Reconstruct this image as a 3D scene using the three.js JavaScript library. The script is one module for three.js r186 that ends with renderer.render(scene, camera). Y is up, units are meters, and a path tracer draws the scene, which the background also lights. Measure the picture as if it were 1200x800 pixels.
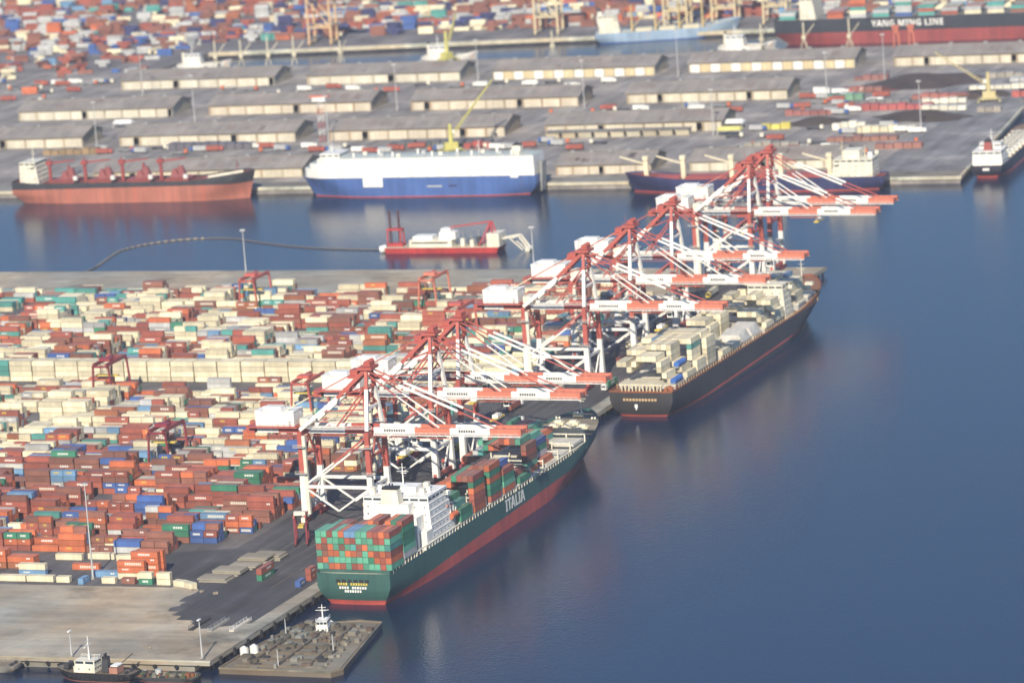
import * as THREE from 'three';

// ---------------------------------------------------------------- camera, sky, sun, exposure
// world: x = v (from the quay towards open water), y = up, z = -u (u runs along the quay, away from the viewer)
const scene = new THREE.Scene();
const RAD = Math.PI / 180;
const camera = new THREE.PerspectiveCamera(8.892, 1200 / 800, 20, 40000);
{
  const pitch = 11.2466 * RAD, roll = -4.2425 * RAD, yaw = 20.939 * RAD;
  const fw = new THREE.Vector3(-Math.sin(yaw) * Math.cos(pitch), -Math.sin(pitch), -Math.cos(yaw) * Math.cos(pitch));
  const r0 = new THREE.Vector3(Math.cos(yaw), 0, -Math.sin(yaw));
  const u0 = new THREE.Vector3().crossVectors(r0, fw);
  camera.position.set(685.7, 436.2, 1454.4);
  camera.up.copy(r0.multiplyScalar(-Math.sin(roll)).addScaledVector(u0, Math.cos(roll)));
  camera.lookAt(camera.position.clone().addScaledVector(fw, 1000));
}
const skyTex = (() => {
  const w = 64, h = 128, d = new Float32Array(w * h * 4);
  for (let j = 0; j < h; j++) {
    const el = Math.max(0, Math.sin(((j + 0.5) / h - 0.5) * Math.PI));        // row 0 is straight down
    const k = Math.pow(1 - el, 5), z = Math.pow(1 - el, 1.2);
    const c = [0.05 + 0.07 * z + 0.12 * k, 0.15 + 0.17 * z + 0.17 * k, 0.42 + 0.22 * z + 0.12 * k];
    for (let i = 0; i < w; i++) d.set([c[0], c[1], c[2], 1], (j * w + i) * 4);
  }
  const t = new THREE.DataTexture(d, w, h, THREE.RGBAFormat, THREE.FloatType);
  t.mapping = THREE.EquirectangularReflectionMapping; t.magFilter = t.minFilter = THREE.LinearFilter; t.needsUpdate = true;
  return t;
})();
scene.background = skyTex; scene.environment = skyTex; scene.backgroundIntensity = 0.8; scene.environmentIntensity = 0.8;
const sun = new THREE.DirectionalLight(new THREE.Color(1, 0.91, 0.75), 5.0);
{
  const el = 33 * RAD, to = new THREE.Vector3(0.213, 0, 0.977).normalize().multiplyScalar(Math.cos(el)); to.y = Math.sin(el);
  sun.position.copy(to.multiplyScalar(2500)).add(new THREE.Vector3(-250, 0, -900));
  sun.target.position.set(-250, 0, -900);
  sun.castShadow = true; sun.shadow.mapSize.set(4096, 4096);
  Object.assign(sun.shadow.camera, { left: -1300, right: 1300, top: 1300, bottom: -1300, near: 100, far: 5000 });
  scene.add(sun, sun.target);
}
const renderer = new THREE.WebGLRenderer({ antialias: true });
renderer.toneMapping = THREE.LinearToneMapping;
renderer.toneMappingExposure = 1.42;
renderer.shadowMap.enabled = true;
camera.focus = 1720; camera.userData.fStop = 0.052;
scene.fog = new THREE.FogExp2(new THREE.Color(0.86, 0.88, 0.97), 0.000042);

// ---------------------------------------------------------------- helpers
function rng(seed) { let a = seed >>> 0; return () => { a = (a + 0x6D2B79F5) | 0; let t = Math.imul(a ^ (a >>> 15), 1 | a); t = (t + Math.imul(t ^ (t >>> 7), 61 | t)) ^ t; return ((t ^ (t >>> 14)) >>> 0) / 4294967296; }; }
const V = (x, y, z) => new THREE.Vector3(x, y, z);
const names = new Map();
function numbered(n) { const k = names.get(n) ?? 0; names.set(n, k + 1); return k ? `${n}_${String(k).padStart(3, '0')}` : n; }
// tileable value noise
function noiseTile(n, oct, seed, ax = 1, ay = 1) {
  const R = rng(seed), out = new Float32Array(n * n); let amp = 1, tot = 0;
  for (let o = 0; o < oct.length; o++) {
    const gx = Math.max(1, Math.round(oct[o] * ax)), gy = Math.max(1, Math.round(oct[o] * ay)), g = new Float32Array(gx * gy).map(() => R());
    for (let y = 0; y < n; y++) for (let x = 0; x < n; x++) {
      const fx = x / n * gx, fy = y / n * gy, x0 = Math.floor(fx), y0 = Math.floor(fy);
      let tx = fx - x0, ty = fy - y0; tx = tx * tx * (3 - 2 * tx); ty = ty * ty * (3 - 2 * ty);
      const a = g[(y0 % gy) * gx + x0 % gx], b = g[(y0 % gy) * gx + (x0 + 1) % gx], c = g[((y0 + 1) % gy) * gx + x0 % gx], d = g[((y0 + 1) % gy) * gx + (x0 + 1) % gx];
      out[y * n + x] += amp * ((a + (b - a) * tx) * (1 - ty) + (c + (d - c) * tx) * ty);
    }
    tot += amp; amp *= 0.6;
  }
  return out.map(v => v / tot);
}
function texFrom(n, fn, metres, srgb = true) {
  const d = new Uint8Array(n * n * 4);
  for (let i = 0; i < n * n; i++) { const c = fn(i); d[i * 4] = c[0]; d[i * 4 + 1] = c[1]; d[i * 4 + 2] = c[2]; d[i * 4 + 3] = 255; }
  const t = new THREE.DataTexture(d, n, n); t.wrapS = t.wrapT = THREE.RepeatWrapping; t.magFilter = THREE.LinearFilter; t.minFilter = THREE.LinearMipmapLinearFilter; t.generateMipmaps = true;
  t.repeat.set(1 / metres, 1 / metres); if (srgb) t.colorSpace = THREE.SRGBColorSpace; t.needsUpdate = true; return t;
}
const cl = v => Math.max(0, Math.min(255, v));
const nA = noiseTile(512, [4, 9, 21, 60, 128], 11), nB = noiseTile(512, [5, 13, 40, 110, 250], 23), nC = noiseTile(512, [3, 7, 16, 34, 90], 37);
const nS = noiseTile(512, [24, 60, 120], 51, 1, 0.08);                      // streaks running down
const nT = noiseTile(512, [30, 70, 140], 67, 0.12, 1);                     // tracks running along u
const grey = (base, amp, warm = [1, 1, 1]) => (n, m, k = 0.5) => i => { const v = base + amp * ((n[i] - 0.5) * 2 * k + (m[i] - 0.5) * 2 * (1 - k)); return [cl(v * warm[0]), cl(v * warm[1]), cl(v * warm[2])]; };
const TEX = {
  grime: texFrom(512, i => { const v = 236 + 40 * (nB[i] - 0.5) + 34 * (nS[i] - 0.5); const r = Math.max(0, nA[i] - 0.62) * 160; return [cl(v), cl(v - r * 0.5), cl(v - r)]; }, 16),
  hull: texFrom(512, i => { const v = 228 + 60 * (nS[i] - 0.5) + 40 * (nC[i] - 0.5); const r = Math.max(0, nS[i] * 0.6 + nA[i] * 0.5 - 0.62) * 400; return [cl(v), cl(v - r * 0.35), cl(v - r * 0.5)]; }, 46),
  asphalt: texFrom(512, i => { const v = 196 + 70 * (nA[i] - 0.5) + 50 * (nB[i] - 0.5) + 80 * (nS[i] - 0.5); const d = Math.max(0, nC[i] - 0.55) * 200; return [cl(v + d), cl(v + d * 0.9), cl(v * 1.01 + d * 0.75)]; }, 90),
  dust: texFrom(512, i => { const v = 205 + 80 * (nC[i] - 0.5) + 70 * (nB[i] - 0.5) + 40 * (nT[i] - 0.5); const p = Math.max(0, nA[i] - 0.56) * 260, w = (nC[(i + 77777) % nC.length] - 0.5) * 40; return [cl(v - p + w), cl(v * 0.985 - p), cl(v * 0.95 - p * 1.05 - w)]; }, 130),
  roof: texFrom(512, i => { const v = 205 + 40 * (nS[i] - 0.5) + 55 * (nC[i] - 0.5) + 30 * (nB[i] - 0.5); const r = Math.max(0, nA[i] - 0.58) * 120; return [cl(v), cl(v - r * 0.4), cl(v - r * 0.7)]; }, 70),
};
const matV = (map, rough, more = {}) => new THREE.MeshStandardMaterial({ vertexColors: true, map, roughness: rough, ...more });
const M = {
  paint: matV(TEX.grime, 0.55), hull: matV(TEX.hull, 0.42), rough: matV(TEX.dust, 0.95), asphalt: matV(TEX.asphalt, 0.92), roof: matV(TEX.roof, 0.85),
  steel: matV(TEX.grime, 0.38, { metalness: 0.15 }),
  glass: new THREE.MeshStandardMaterial({ color: new THREE.Color().setRGB(0.03, 0.045, 0.06), roughness: 0.12 }),
};
// base colours, linear
const C = {
  white: [0.86, 0.84, 0.78], cream: [0.80, 0.71, 0.49], ivory: [0.79, 0.74, 0.60], red: [0.48, 0.105, 0.078], coral: [0.62, 0.19, 0.115], maroon: [0.24, 0.03, 0.04], boot: [0.55, 0.10, 0.075],
  brick: [0.35, 0.088, 0.055], brown: [0.26, 0.100, 0.066], orange: [0.60, 0.15, 0.055], rust: [0.36, 0.12, 0.05], green: [0.035, 0.22, 0.125], teal: [0.08, 0.32, 0.28], blue: [0.05, 0.12, 0.36], sky: [0.16, 0.32, 0.52], navy: [0.035, 0.04, 0.13],
  grey: [0.30, 0.30, 0.29], light: [0.48, 0.48, 0.47], dark: [0.05, 0.05, 0.055], black: [0.02, 0.02, 0.022], yellow: [0.68, 0.50, 0.08], buff: [0.62, 0.42, 0.22], hullgreen: [0.045, 0.125, 0.108], concrete: [0.36, 0.34, 0.30], asphalt: [0.085, 0.080, 0.083], sand: [0.33, 0.30, 0.25], pink: [0.5, 0.22, 0.2],
};
const tone = (c, k) => [c[0] * k, c[1] * k, c[2] * k];
const mixc = (a, b, t) => [a[0] + (b[0] - a[0]) * t, a[1] + (b[1] - a[1]) * t, a[2] + (b[2] - a[2]) * t];
class MB {                                                               // collects faces, uv in metres, colours per vertex
  constructor() { this.p = []; this.n = []; this.t = []; this.c = []; }
  tri(a, b, c, col, ua, ub, uc, na, nb, nc) {
    if (!na) { const n = V().crossVectors(V().subVectors(b, a), V().subVectors(c, a)).normalize(); na = nb = nc = n; }
    for (const [q, u, n] of [[a, ua, na], [b, ub, nb], [c, uc, nc]]) { this.p.push(q.x, q.y, q.z); this.n.push(n.x, n.y, n.z); this.t.push(u[0], u[1]); this.c.push(col[0], col[1], col[2]); }
    return this;
  }
  quad(a, b, c, d, col, off = [0, 0]) {                                    // counter-clockwise seen from outside
    const w = a.distanceTo(b), h = a.distanceTo(d), [x, y] = off;
    this.tri(a, b, c, col, [x, y], [x + w, y], [x + w, y + h]); return this.tri(a, c, d, col, [x, y], [x + w, y + h], [x, y + h]);
  }
  prism(pts8, col, off) {                                                  // 0-3 bottom, 4-7 top, both counter-clockwise seen from above
    const [a, b, c, d, e, f, g, h] = pts8;
    this.quad(a, b, f, e, col, off).quad(b, c, g, f, col, off).quad(c, d, h, g, col, off).quad(d, a, e, h, col, off);
    return this.quad(e, f, g, h, col, off).quad(d, c, b, a, col, off);
  }
  box(x0, x1, y0, y1, z0, z1, col, off = [x0 * 1.3 + z0, y0 + z0 * 0.7]) {
    return this.prism([V(x0, y0, z1), V(x1, y0, z1), V(x1, y0, z0), V(x0, y0, z0), V(x0, y1, z1), V(x1, y1, z1), V(x1, y1, z0), V(x0, y1, z0)], col, off);
  }
  ctr(x, y, z, sx, sy, sz, col) { return this.box(x - sx / 2, x + sx / 2, y, y + sy, z - sz / 2, z + sz / 2, col); }   // y = bottom
  beam(a, b, w, h, col) {                                                  // box from a to b
    const d = V().subVectors(b, a).normalize(), s = Math.abs(d.y) > 0.98 ? V(1, 0, 0) : V().crossVectors(d, V(0, 1, 0)).normalize(), u = V().crossVectors(s, d).normalize();
    const P = (o, i, j) => o.clone().addScaledVector(s, i * w / 2).addScaledVector(u, j * h / 2);
    const q = [P(a, -1, -1), P(a, 1, -1), P(a, 1, 1), P(a, -1, 1), P(b, -1, -1), P(b, 1, -1), P(b, 1, 1), P(b, -1, 1)];
    this.quad(q[0], q[1], q[5], q[4], col).quad(q[1], q[2], q[6], q[5], col).quad(q[2], q[3], q[7], q[6], col).quad(q[3], q[0], q[4], q[7], col);
    return this.quad(q[4], q[5], q[6], q[7], col).quad(q[3], q[2], q[1], q[0], col);
  }
  tube(a, b, r1, r2, col, seg = 8) {
    const d = V().subVectors(b, a), L = d.length(); d.normalize();
    const s = Math.abs(d.y) > 0.98 ? V(1, 0, 0) : V().crossVectors(d, V(0, 1, 0)).normalize(), u = V().crossVectors(s, d).normalize();
    const dir = k => { const t = -k / seg * 2 * Math.PI; return s.clone().multiplyScalar(Math.cos(t)).addScaledVector(u, Math.sin(t)); };
    for (let k = 0; k < seg; k++) {
      const m = dir(k), n = dir(k + 1), A = a.clone().addScaledVector(m, r1), B = a.clone().addScaledVector(n, r1), E = b.clone().addScaledVector(n, r2), D = b.clone().addScaledVector(m, r2);
      this.tri(A, B, E, col, [k, 0], [k + 1, 0], [k + 1, L], m, n, n).tri(A, E, D, col, [k, 0], [k + 1, L], [k, L], m, n, m);
      if (r2 > 0) this.tri(b, D, E, col, [0, 0], [0, 1], [1, 1]);
      if (r1 > 0) this.tri(a, B, A, col, [0, 0], [0, 1], [1, 1]);
    }
    return this;
  }
  path(pts, r, col, seg = 6) { for (let i = 0; i + 1 < pts.length; i++) this.tube(pts[i], pts[i + 1], r, r, col, seg); return this; }
  slab(outline, y0, y1, col) {                                             // outline: [x, z] pairs
    const sh = outline.map(([x, z]) => new THREE.Vector2(x, -z)); if (THREE.ShapeUtils.area(sh) < 0) sh.reverse();
    for (const f of THREE.ShapeUtils.triangulateShape(sh, [])) {
      const [a, b, c] = f.map(i => sh[i]); const T = (q, y) => V(q.x, y, -q.y), U = q => [q.x, q.y];
      this.tri(T(a, y1), T(b, y1), T(c, y1), col, U(a), U(b), U(c)); if (y0 < y1) this.tri(T(a, y0), T(c, y0), T(b, y0), col, U(a), U(c), U(b));
    }
    if (y0 < y1) sh.forEach((q, i) => { const r = sh[(i + 1) % sh.length]; this.quad(V(q.x, y0, -q.y), V(r.x, y0, -r.y), V(r.x, y1, -r.y), V(q.x, y1, -q.y), col); });
    return this;
  }
  geo() {
    const g = new THREE.BufferGeometry();
    g.setAttribute('position', new THREE.Float32BufferAttribute(this.p, 3)); g.setAttribute('normal', new THREE.Float32BufferAttribute(this.n, 3));
    g.setAttribute('uv', new THREE.Float32BufferAttribute(this.t, 2)); g.setAttribute('color', new THREE.Float32BufferAttribute(this.c, 3)); return g;
  }
  put(name, parent, mat = M.paint, label) { return mesh(name, this.geo(), mat, parent, label); }
}
function mesh(name, geo, mat, parent, label) {
  const m = new THREE.Mesh(geo, mat); m.name = parent && parent !== scene ? name : numbered(name); m.castShadow = m.receiveShadow = true;
  (parent ?? scene).add(m); if (label) m.userData.label = label; return m;
}
function tag(o, label, category, group, kind) { if (label) o.userData.label = label; if (category) o.userData.category = category; if (group) o.userData.group = group; if (kind) o.userData.kind = kind; return o; }
const ROT_Q = -0.025, ROT_F = 0.055;
const Q = (a, b) => [a + 0.025 * b, b - 0.025 * a];                       // the quay's own frame: a from the quay edge over the water, b along it
function thing(name, label, category, v, u, h, turn = 0, group) {
  const o = new THREE.Group(); o.name = numbered(name); o.position.set(v, h, -u); o.rotation.y = turn; scene.add(o); return tag(o, label, category, group);
}
function dup(root, v, u, h, turn, label, group) {
  const r = root.clone(); r.name = numbered(root.name.replace(/_\d{3}$/, '')); scene.add(r); r.position.set(v, h, -u); r.rotation.y = turn;
  r.userData = { ...root.userData }; return tag(r, label, null, group);
}
const structure = (name, mb, mat) => tag(mb.put(name, scene, mat), null, null, null, 'structure');
// ---------------------------------------------------------------- the setting: water, quays, pavements
{
  const n = 512, a = noiseTile(n, [70, 128, 256], 71), b = noiseTile(n, [80, 160, 256], 72, 1, 0.6);
  const t = texFrom(n, i => { const v = 255 * (0.55 * a[i] + 0.45 * b[i]); return [v, v, v]; }, 64, false);
  const c = texFrom(512, i => { const v = 200 + 60 * (nC[i] - 0.5) + 40 * (nA[i] - 0.5); return [cl(v), cl(v), cl(v)]; }, 900);
  const m = new THREE.MeshPhysicalMaterial({ color: new THREE.Color().setRGB(0.002, 0.017, 0.058), map: c, roughness: 0.17, ior: 1.33, bumpMap: t, bumpScale: 0.10 });
  const g = new THREE.PlaneGeometry(30000, 30000); g.rotateX(-Math.PI / 2);
  const p = g.attributes.position, uv = g.attributes.uv; for (let i = 0; i < p.count; i++) uv.setXY(i, p.getX(i), -p.getZ(i));
  tag(mesh('water', g, m, scene), null, null, null, 'structure');
}
const pt = ([v, u]) => [v, -u];
const ragged = (pts, amp, seed, open) => { const R = rng(seed), out = []; pts.forEach((q, i) => { if (open && i === pts.length - 1) return out.push(q); const r = pts[(i + 1) % pts.length], k = Math.max(1, Math.round(Math.hypot(r[0] - q[0], r[1] - q[1]) / 3)); for (let j = 0; j < k; j++) out.push([q[0] + (r[0] - q[0]) * j / k + (j ? (R() - 0.5) * amp : 0), q[1] + (r[1] - q[1]) * j / k + (j ? (R() - 0.5) * amp : 0)]); }); return out; };
{
  const base = new MB().slab([pt([-1600, -4]), pt(Q(-7, -4)), pt(Q(-7, 762)), pt([-1600, 762])], -8, 3.1, C.concrete);
  structure('terminal_ground', base, M.rough);
  const deck = structure('terminal_quay', new MB().slab([pt([-1600, -5]), pt(Q(0, -5)), pt(Q(0, 767)), pt([-1600, 767])], 2.6, 4, [0.47, 0.425, 0.355]), M.rough);
  for (let b = 1; b < 250; b += 7) { const [v, u] = Q(-1.6, b); new MB().tube(V(v, -5, -u), V(v, 2.7, -u), 0.6, 0.6, C.concrete, 8).put('pile', deck, M.rough); }
  { const m = new MB(); for (let b = 253; b < 766; b += 7) { const [v, u] = Q(-1.6, b); m.tube(V(v, -5, -u), V(v, 2.7, -u), 0.6, 0.6, C.concrete, 6); } m.put('far_piles', deck, M.rough).userData.kind = 'stuff'; }
  for (let b = 4; b < 110; b += 12.3) { const [v, u] = Q(0.35, b); new MB().ctr(v, 1.1, -u, 0.8, 2.8, 1.3, C.black).put('fender', deck, M.rough); }
  for (let x = -104; x < -2; x += 9) new MB().tube(V(x, 2.1, 4.98), V(x, 2.1, 5.6), 0.75, 0.75, C.black, 12).put('fender', deck, M.rough);
  { const m = new MB(); m.box(-1600, 0.1, 4, 4.45, 4.2, 5, mixc(C.ivory, C.concrete, 0.35)); m.put('kerb', deck, M.rough); }
  { const [v0, u0] = Q(-0.35, -4), [v1, u1] = Q(-0.35, 766); new MB().beam(V(v0, 4.2, -u0), V(v1, 4.2, -u1), 0.6, 0.4, tone(C.concrete, 0.95)).put('kerb', deck, M.rough); }
  structure('dusty_apron', new MB().slab(ragged([[-1590, -4], [-14, -4], [-12, 20], [-22, 40], [-46, 64], [-50, 100], [-1590, 100]].map(q => q), 1.2, 5).map(pt), 4.004, 4.004, [0.52, 0.46, 0.375]), M.rough);
  structure('yard_pavement', new MB().slab([[-1590, 99], [-63, 99], [-46, 690], [-1590, 690]].map(pt), 4.008, 4.008, [0.155, 0.14, 0.135]), M.asphalt);
  structure('asphalt_apron', new MB().slab([...ragged([[-22, 41], [-49, 64], [-50, 96], [-64, 108], [-92, 138], [-92, 152]], 5, 6, true), Q(-66, 160), Q(-66, 735), Q(-8, 735), Q(-8, 50)].map(pt), 4.012, 4.012, C.asphalt), M.asphalt);
  for (const a of [-23, -54]) { const [v0, u0] = Q(a, 100), [v1, u1] = Q(a, 765); structure('crane_rail', new MB().beam(V(v0, 4.05, -u0), V(v1, 4.05, -u1), 0.5, 0.1, [0.2, 0.17, 0.15]), M.rough); }
}
for (const a of [-29, -34.5, -40, -45.5]) { const [v0, u0] = Q(a, 120), [v1, u1] = Q(a, 720); structure('lane_marking', new MB().slab([[v0 - 0.12, u0], [v0 + 0.12, u0], [v1 + 0.12, u1], [v1 - 0.12, u1]].map(pt), 4.018, 4.018, [0.34, 0.32, 0.28]), M.rough); }
const farFront = v => 1046 + 0.016 * v, basinNear = v => 1578 + 0.055 * (v + 700), basinFar = v => 1658 + 0.125 * (v + 737);
{
  structure('far_wharf_ground', new MB().slab([[-3200, farFront(-3200)], [21, farFront(21)], [-4, 1310], [-27, 1391], [-45, 1520], [-48, basinNear(-48)], [-742, basinNear(-742)], [-3200, 1500]].map(pt), -6, 4, [0.37, 0.33, 0.29]), M.asphalt);
  const lip = new MB(); for (const [p, q] of [[[-1500, farFront(-1500)], [21, farFront(21)]], [[21, farFront(21)], [-4, 1310]]]) lip.beam(V(p[0], 3.4, -p[1]), V(q[0], 3.4, -q[1]), 1.6, 1.8, C.ivory);
  structure('far_wharf_kerb', lip, M.rough);
  structure('far_wharf_road', new MB().slab([[20, 1054], [-35, 1052], [-62, 1310], [-100, 1480], [-45, 1480], [-28, 1391], [-5, 1310]].map(pt), 4.006, 4.006, [0.30, 0.285, 0.275]), M.asphalt);
  structure('far_wharf_strip', new MB().slab([[-1500, farFront(-1500) + 1], [20, farFront(20) + 1], [20, farFront(20) + 20], [-1500, farFront(-1500) + 20]].map(pt), 4.01, 4.01, [0.30, 0.285, 0.255]), M.rough);
  structure('far_terminal_ground', new MB().slab([[-9000, 1480], [-3200, 1480], [-746, basinNear(-746) - 1], [-742, basinFar(-742)], [600, basinFar(600)], [3000, basinFar(3000)], [3000, 9000], [-9000, 9000]].map(pt), -6, 4.02, [0.24, 0.215, 0.205]), M.asphalt);
  const f = new MB(); { const p = [-740, basinFar(-740)], q = [600, basinFar(600)]; f.beam(V(p[0], 3.2, -p[1]), V(q[0], 3.2, -q[1]), 5, 2.6, C.ivory); }
  structure('far_terminal_kerb', f, M.rough);
}
// ---------------------------------------------------------------- shipping containers
const CW = 2.44, CH = 2.59, L40 = 12.19, L20 = 6.06;
const PAL = { brick: [C.brick, 'brick red'], brown: [C.brown, 'brown'], orange: [C.orange, 'bright orange'], rust: [C.rust, 'rusty tan'], cream: [C.cream, 'cream white'], green: [C.green, 'dark green'], teal: [C.teal, 'pale teal'], mint: [[0.11, 0.38, 0.25], 'mint green'], blue: [C.blue, 'deep blue'], sky: [C.sky, 'light blue'], navy: [C.navy, 'navy'], grey: [C.light, 'light grey'] };
// one container into a builder, long axis along x, centred on x and z, standing on y = 0; roof a little sunken, side with a printed mark
function boxInto(m, L, col, mark, at = V(0, 0, 0), turn = 0) {
  const c = Math.cos(turn), s = Math.sin(turn), P = (x, y, z) => V(at.x + x * c + z * s, at.y + y, at.z - x * s + z * c);
  const B = (x0, x1, y0, y1, z0, z1, k) => m.prism([P(x0, y0, z1), P(x1, y0, z1), P(x1, y0, z0), P(x0, y0, z0), P(x0, y1, z1), P(x1, y1, z1), P(x1, y1, z0), P(x0, y1, z0)], k, [at.x * 0.37 + at.z * 0.11, at.y * 0.9 + at.x * 0.05]);
  B(-L / 2 + 0.06, L / 2 - 0.06, 0.1, CH - 0.07, -CW / 2 + 0.05, CW / 2 - 0.05, col);
  m.quad(P(-L / 2 + 0.1, CH - 0.066, CW / 2 - 0.13), P(L / 2 - 0.1, CH - 0.066, CW / 2 - 0.13), P(L / 2 - 0.1, CH - 0.066, -CW / 2 + 0.13), P(-L / 2 + 0.1, CH - 0.066, -CW / 2 + 0.13), mixc(col, [0.34, 0.30, 0.26], 0.16), [at.x * 0.3, at.z * 0.2]);
  const rail = tone(col, 0.86);
  for (const z of [-1, 1]) B(-L / 2 + 0.01, L / 2 - 0.01, CH - 0.16, CH, z > 0 ? CW / 2 - 0.12 : -CW / 2, z > 0 ? CW / 2 : -CW / 2 + 0.12, rail);
  if (mark) {                                                             // printed letters, too small to read
    const mc = mark.c, y0 = mark.y * CH, h = mark.h, z = CW / 2 - 0.046, n = mark.n, x0 = mark.x * L - mark.w / 2, w = mark.w / n;
    for (let i = 0; i < n; i++) m.quad(P(x0 + i * w, y0, z), P(x0 + (i + 0.72) * w, y0, z), P(x0 + (i + 0.72) * w, y0 + h, z), P(x0 + i * w, y0 + h, z), mc);
  }
  return m;
}
const MARKS = [null, { c: C.white, x: 0, y: 0.38, w: 5.4, h: 0.85, n: 7 }, { c: C.white, x: 0.12, y: 0.4, w: 4.4, h: 0.9, n: 4 }, { c: C.white, x: -0.2, y: 0.5, w: 3, h: 0.6, n: 5 }, { c: C.ivory, x: 0.1, y: 0.3, w: 7.5, h: 1.1, n: 9 }, { c: C.white, x: 0.3, y: 0.55, w: 1.8, h: 0.7, n: 2 }, { c: C.yellow, x: -0.1, y: 0.45, w: 2.4, h: 0.9, n: 3 }];
const geoCache = new Map();
function containerGeo(colName, len, mark, shade) {
  const k = `${colName}|${len}|${mark}|${shade}`; if (geoCache.has(k)) return geoCache.get(k);
  const mk = len < 8 && MARKS[mark] ? { ...MARKS[mark], w: MARKS[mark].w * 0.6, x: 0 } : MARKS[mark];
  const col = tone(PAL[colName][0], [0.8, 1, 1.18][shade]);
  const g = boxInto(new MB(), len, mixc(col, [0.2, 0.17, 0.15], 0.08), mk, V(shade * 3.1, 0, mark * 2.3)).geo(); g.translate(-shade * 3.1, 0, -mark * 2.3);
  geoCache.set(k, g); return g;
}
function container(colName, len, mark, shade, v, u, h, turn, label, group, name = 'shipping_container') {
  const m = mesh(name, containerGeo(colName, len, mark, shade), M.paint, scene); m.position.set(v, h, -u); m.rotation.y = turn; return tag(m, label, 'container', group);
}
const pick = (R, w) => { let s = 0; for (const k in w) s += w[k]; let x = R() * s; for (const k in w) { x -= w[k]; if (x <= 0) return k; } };
const PZ = {
  red: { brick: 29, brown: 22, orange: 14, rust: 5, cream: 8, blue: 7, green: 7, sky: 3, teal: 2, grey: 5 },
  mix: { cream: 54, brick: 17, brown: 11, teal: 5, blue: 4, green: 4, orange: 6, grey: 7, sky: 5, rust: 3 },
  back: { brick: 23, brown: 14, cream: 40, teal: 9, blue: 4, orange: 8, grey: 6, sky: 5, green: 4, rust: 3 },
  wall: { cream: 97, teal: 1.5, brown: 1.5 },
};
const yard = [];                                                          // { v, u, h, len, col, mark, shade, tier, zone, solo }
function stack(v, u, cols, len = L40, turn = 0, where = null) {            // hand-placed stack, bottom first
  cols.forEach((c, i) => yard.push({ v, u, h: 4.02 + i * CH, len, col: c, mark: c === 'cream' ? 0 : 1 + (i + Math.round(-v)) % 5, shade: 1, tier: i, turn, where, solo: true, cols: cols.length, below: cols[i - 1], above: cols[i + 1] }));
}
// the low row along the dusty apron and the loose stacks behind it
const ROW = 'in the low apron row';
for (const x of [-149.5, -136.9, -124.2]) stack(x, 104.2, ['cream'], L40, 0, ROW);
stack(-113.5, 103.6, ['cream'], L20, 0, ROW);
stack(-104.3, 103, ['sky'], L20, Math.PI / 2, 'standing end-on in the low row');
stack(-93, 103.6, ['cream'], L20, 0, ROW); stack(-84, 103.4, ['brown'], L20, 0, ROW); stack(-76, 103, ['green', 'cream'], L20, 0, ROW); stack(-68, 103, ['cream', 'cream'], L20, 0, ROW);
stack(-60, 101, ['cream'], L20, -0.3, 'skewed at the low row end'); stack(-54.4, 98.2, ['cream'], L20, -0.55, 'skewed at the low row end');
const LOOSE = 'behind the low row';
stack(-132, 113, ['sky', 'cream'], L40, 0, LOOSE); stack(-99, 113, ['sky'], L40, 0, LOOSE);
for (const [i, x] of [-155.5, -142.6].entries()) { stack(x, 124, ['rust', 'orange', 'orange'].slice(0, 3 - i), L40, 0, LOOSE); stack(x, 127, ['orange', 'orange', 'orange'].slice(0, 3 - i), L40, 0, LOOSE); }
stack(-113, 124, ['orange'], L40, 0, LOOSE);
stack(-86, 111, ['cream', 'orange', 'orange'], L40, 0, LOOSE); stack(-82, 116, ['orange', 'orange', 'orange', 'orange'], L40, 0, LOOSE); stack(-81, 119, ['brick', 'orange', 'orange', 'orange'], L40, 0, LOOSE);
for (const [x, u] of [[-128, 139], [-114, 141], [-100, 139]]) stack(x, u, ['cream'], L40, 0, LOOSE);
// the quay apron
stack(-29.5, 117, ['green', 'brick'], L40, Math.PI / 2 + ROT_Q, 'on the dark quay apron');
stack(-9.5, 106, ['blue'], L20, Math.PI / 2, 'beside the green ship'); stack(-9, 116, ['brick', 'brick'], L20, Math.PI / 2, 'beside the green ship');
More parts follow.
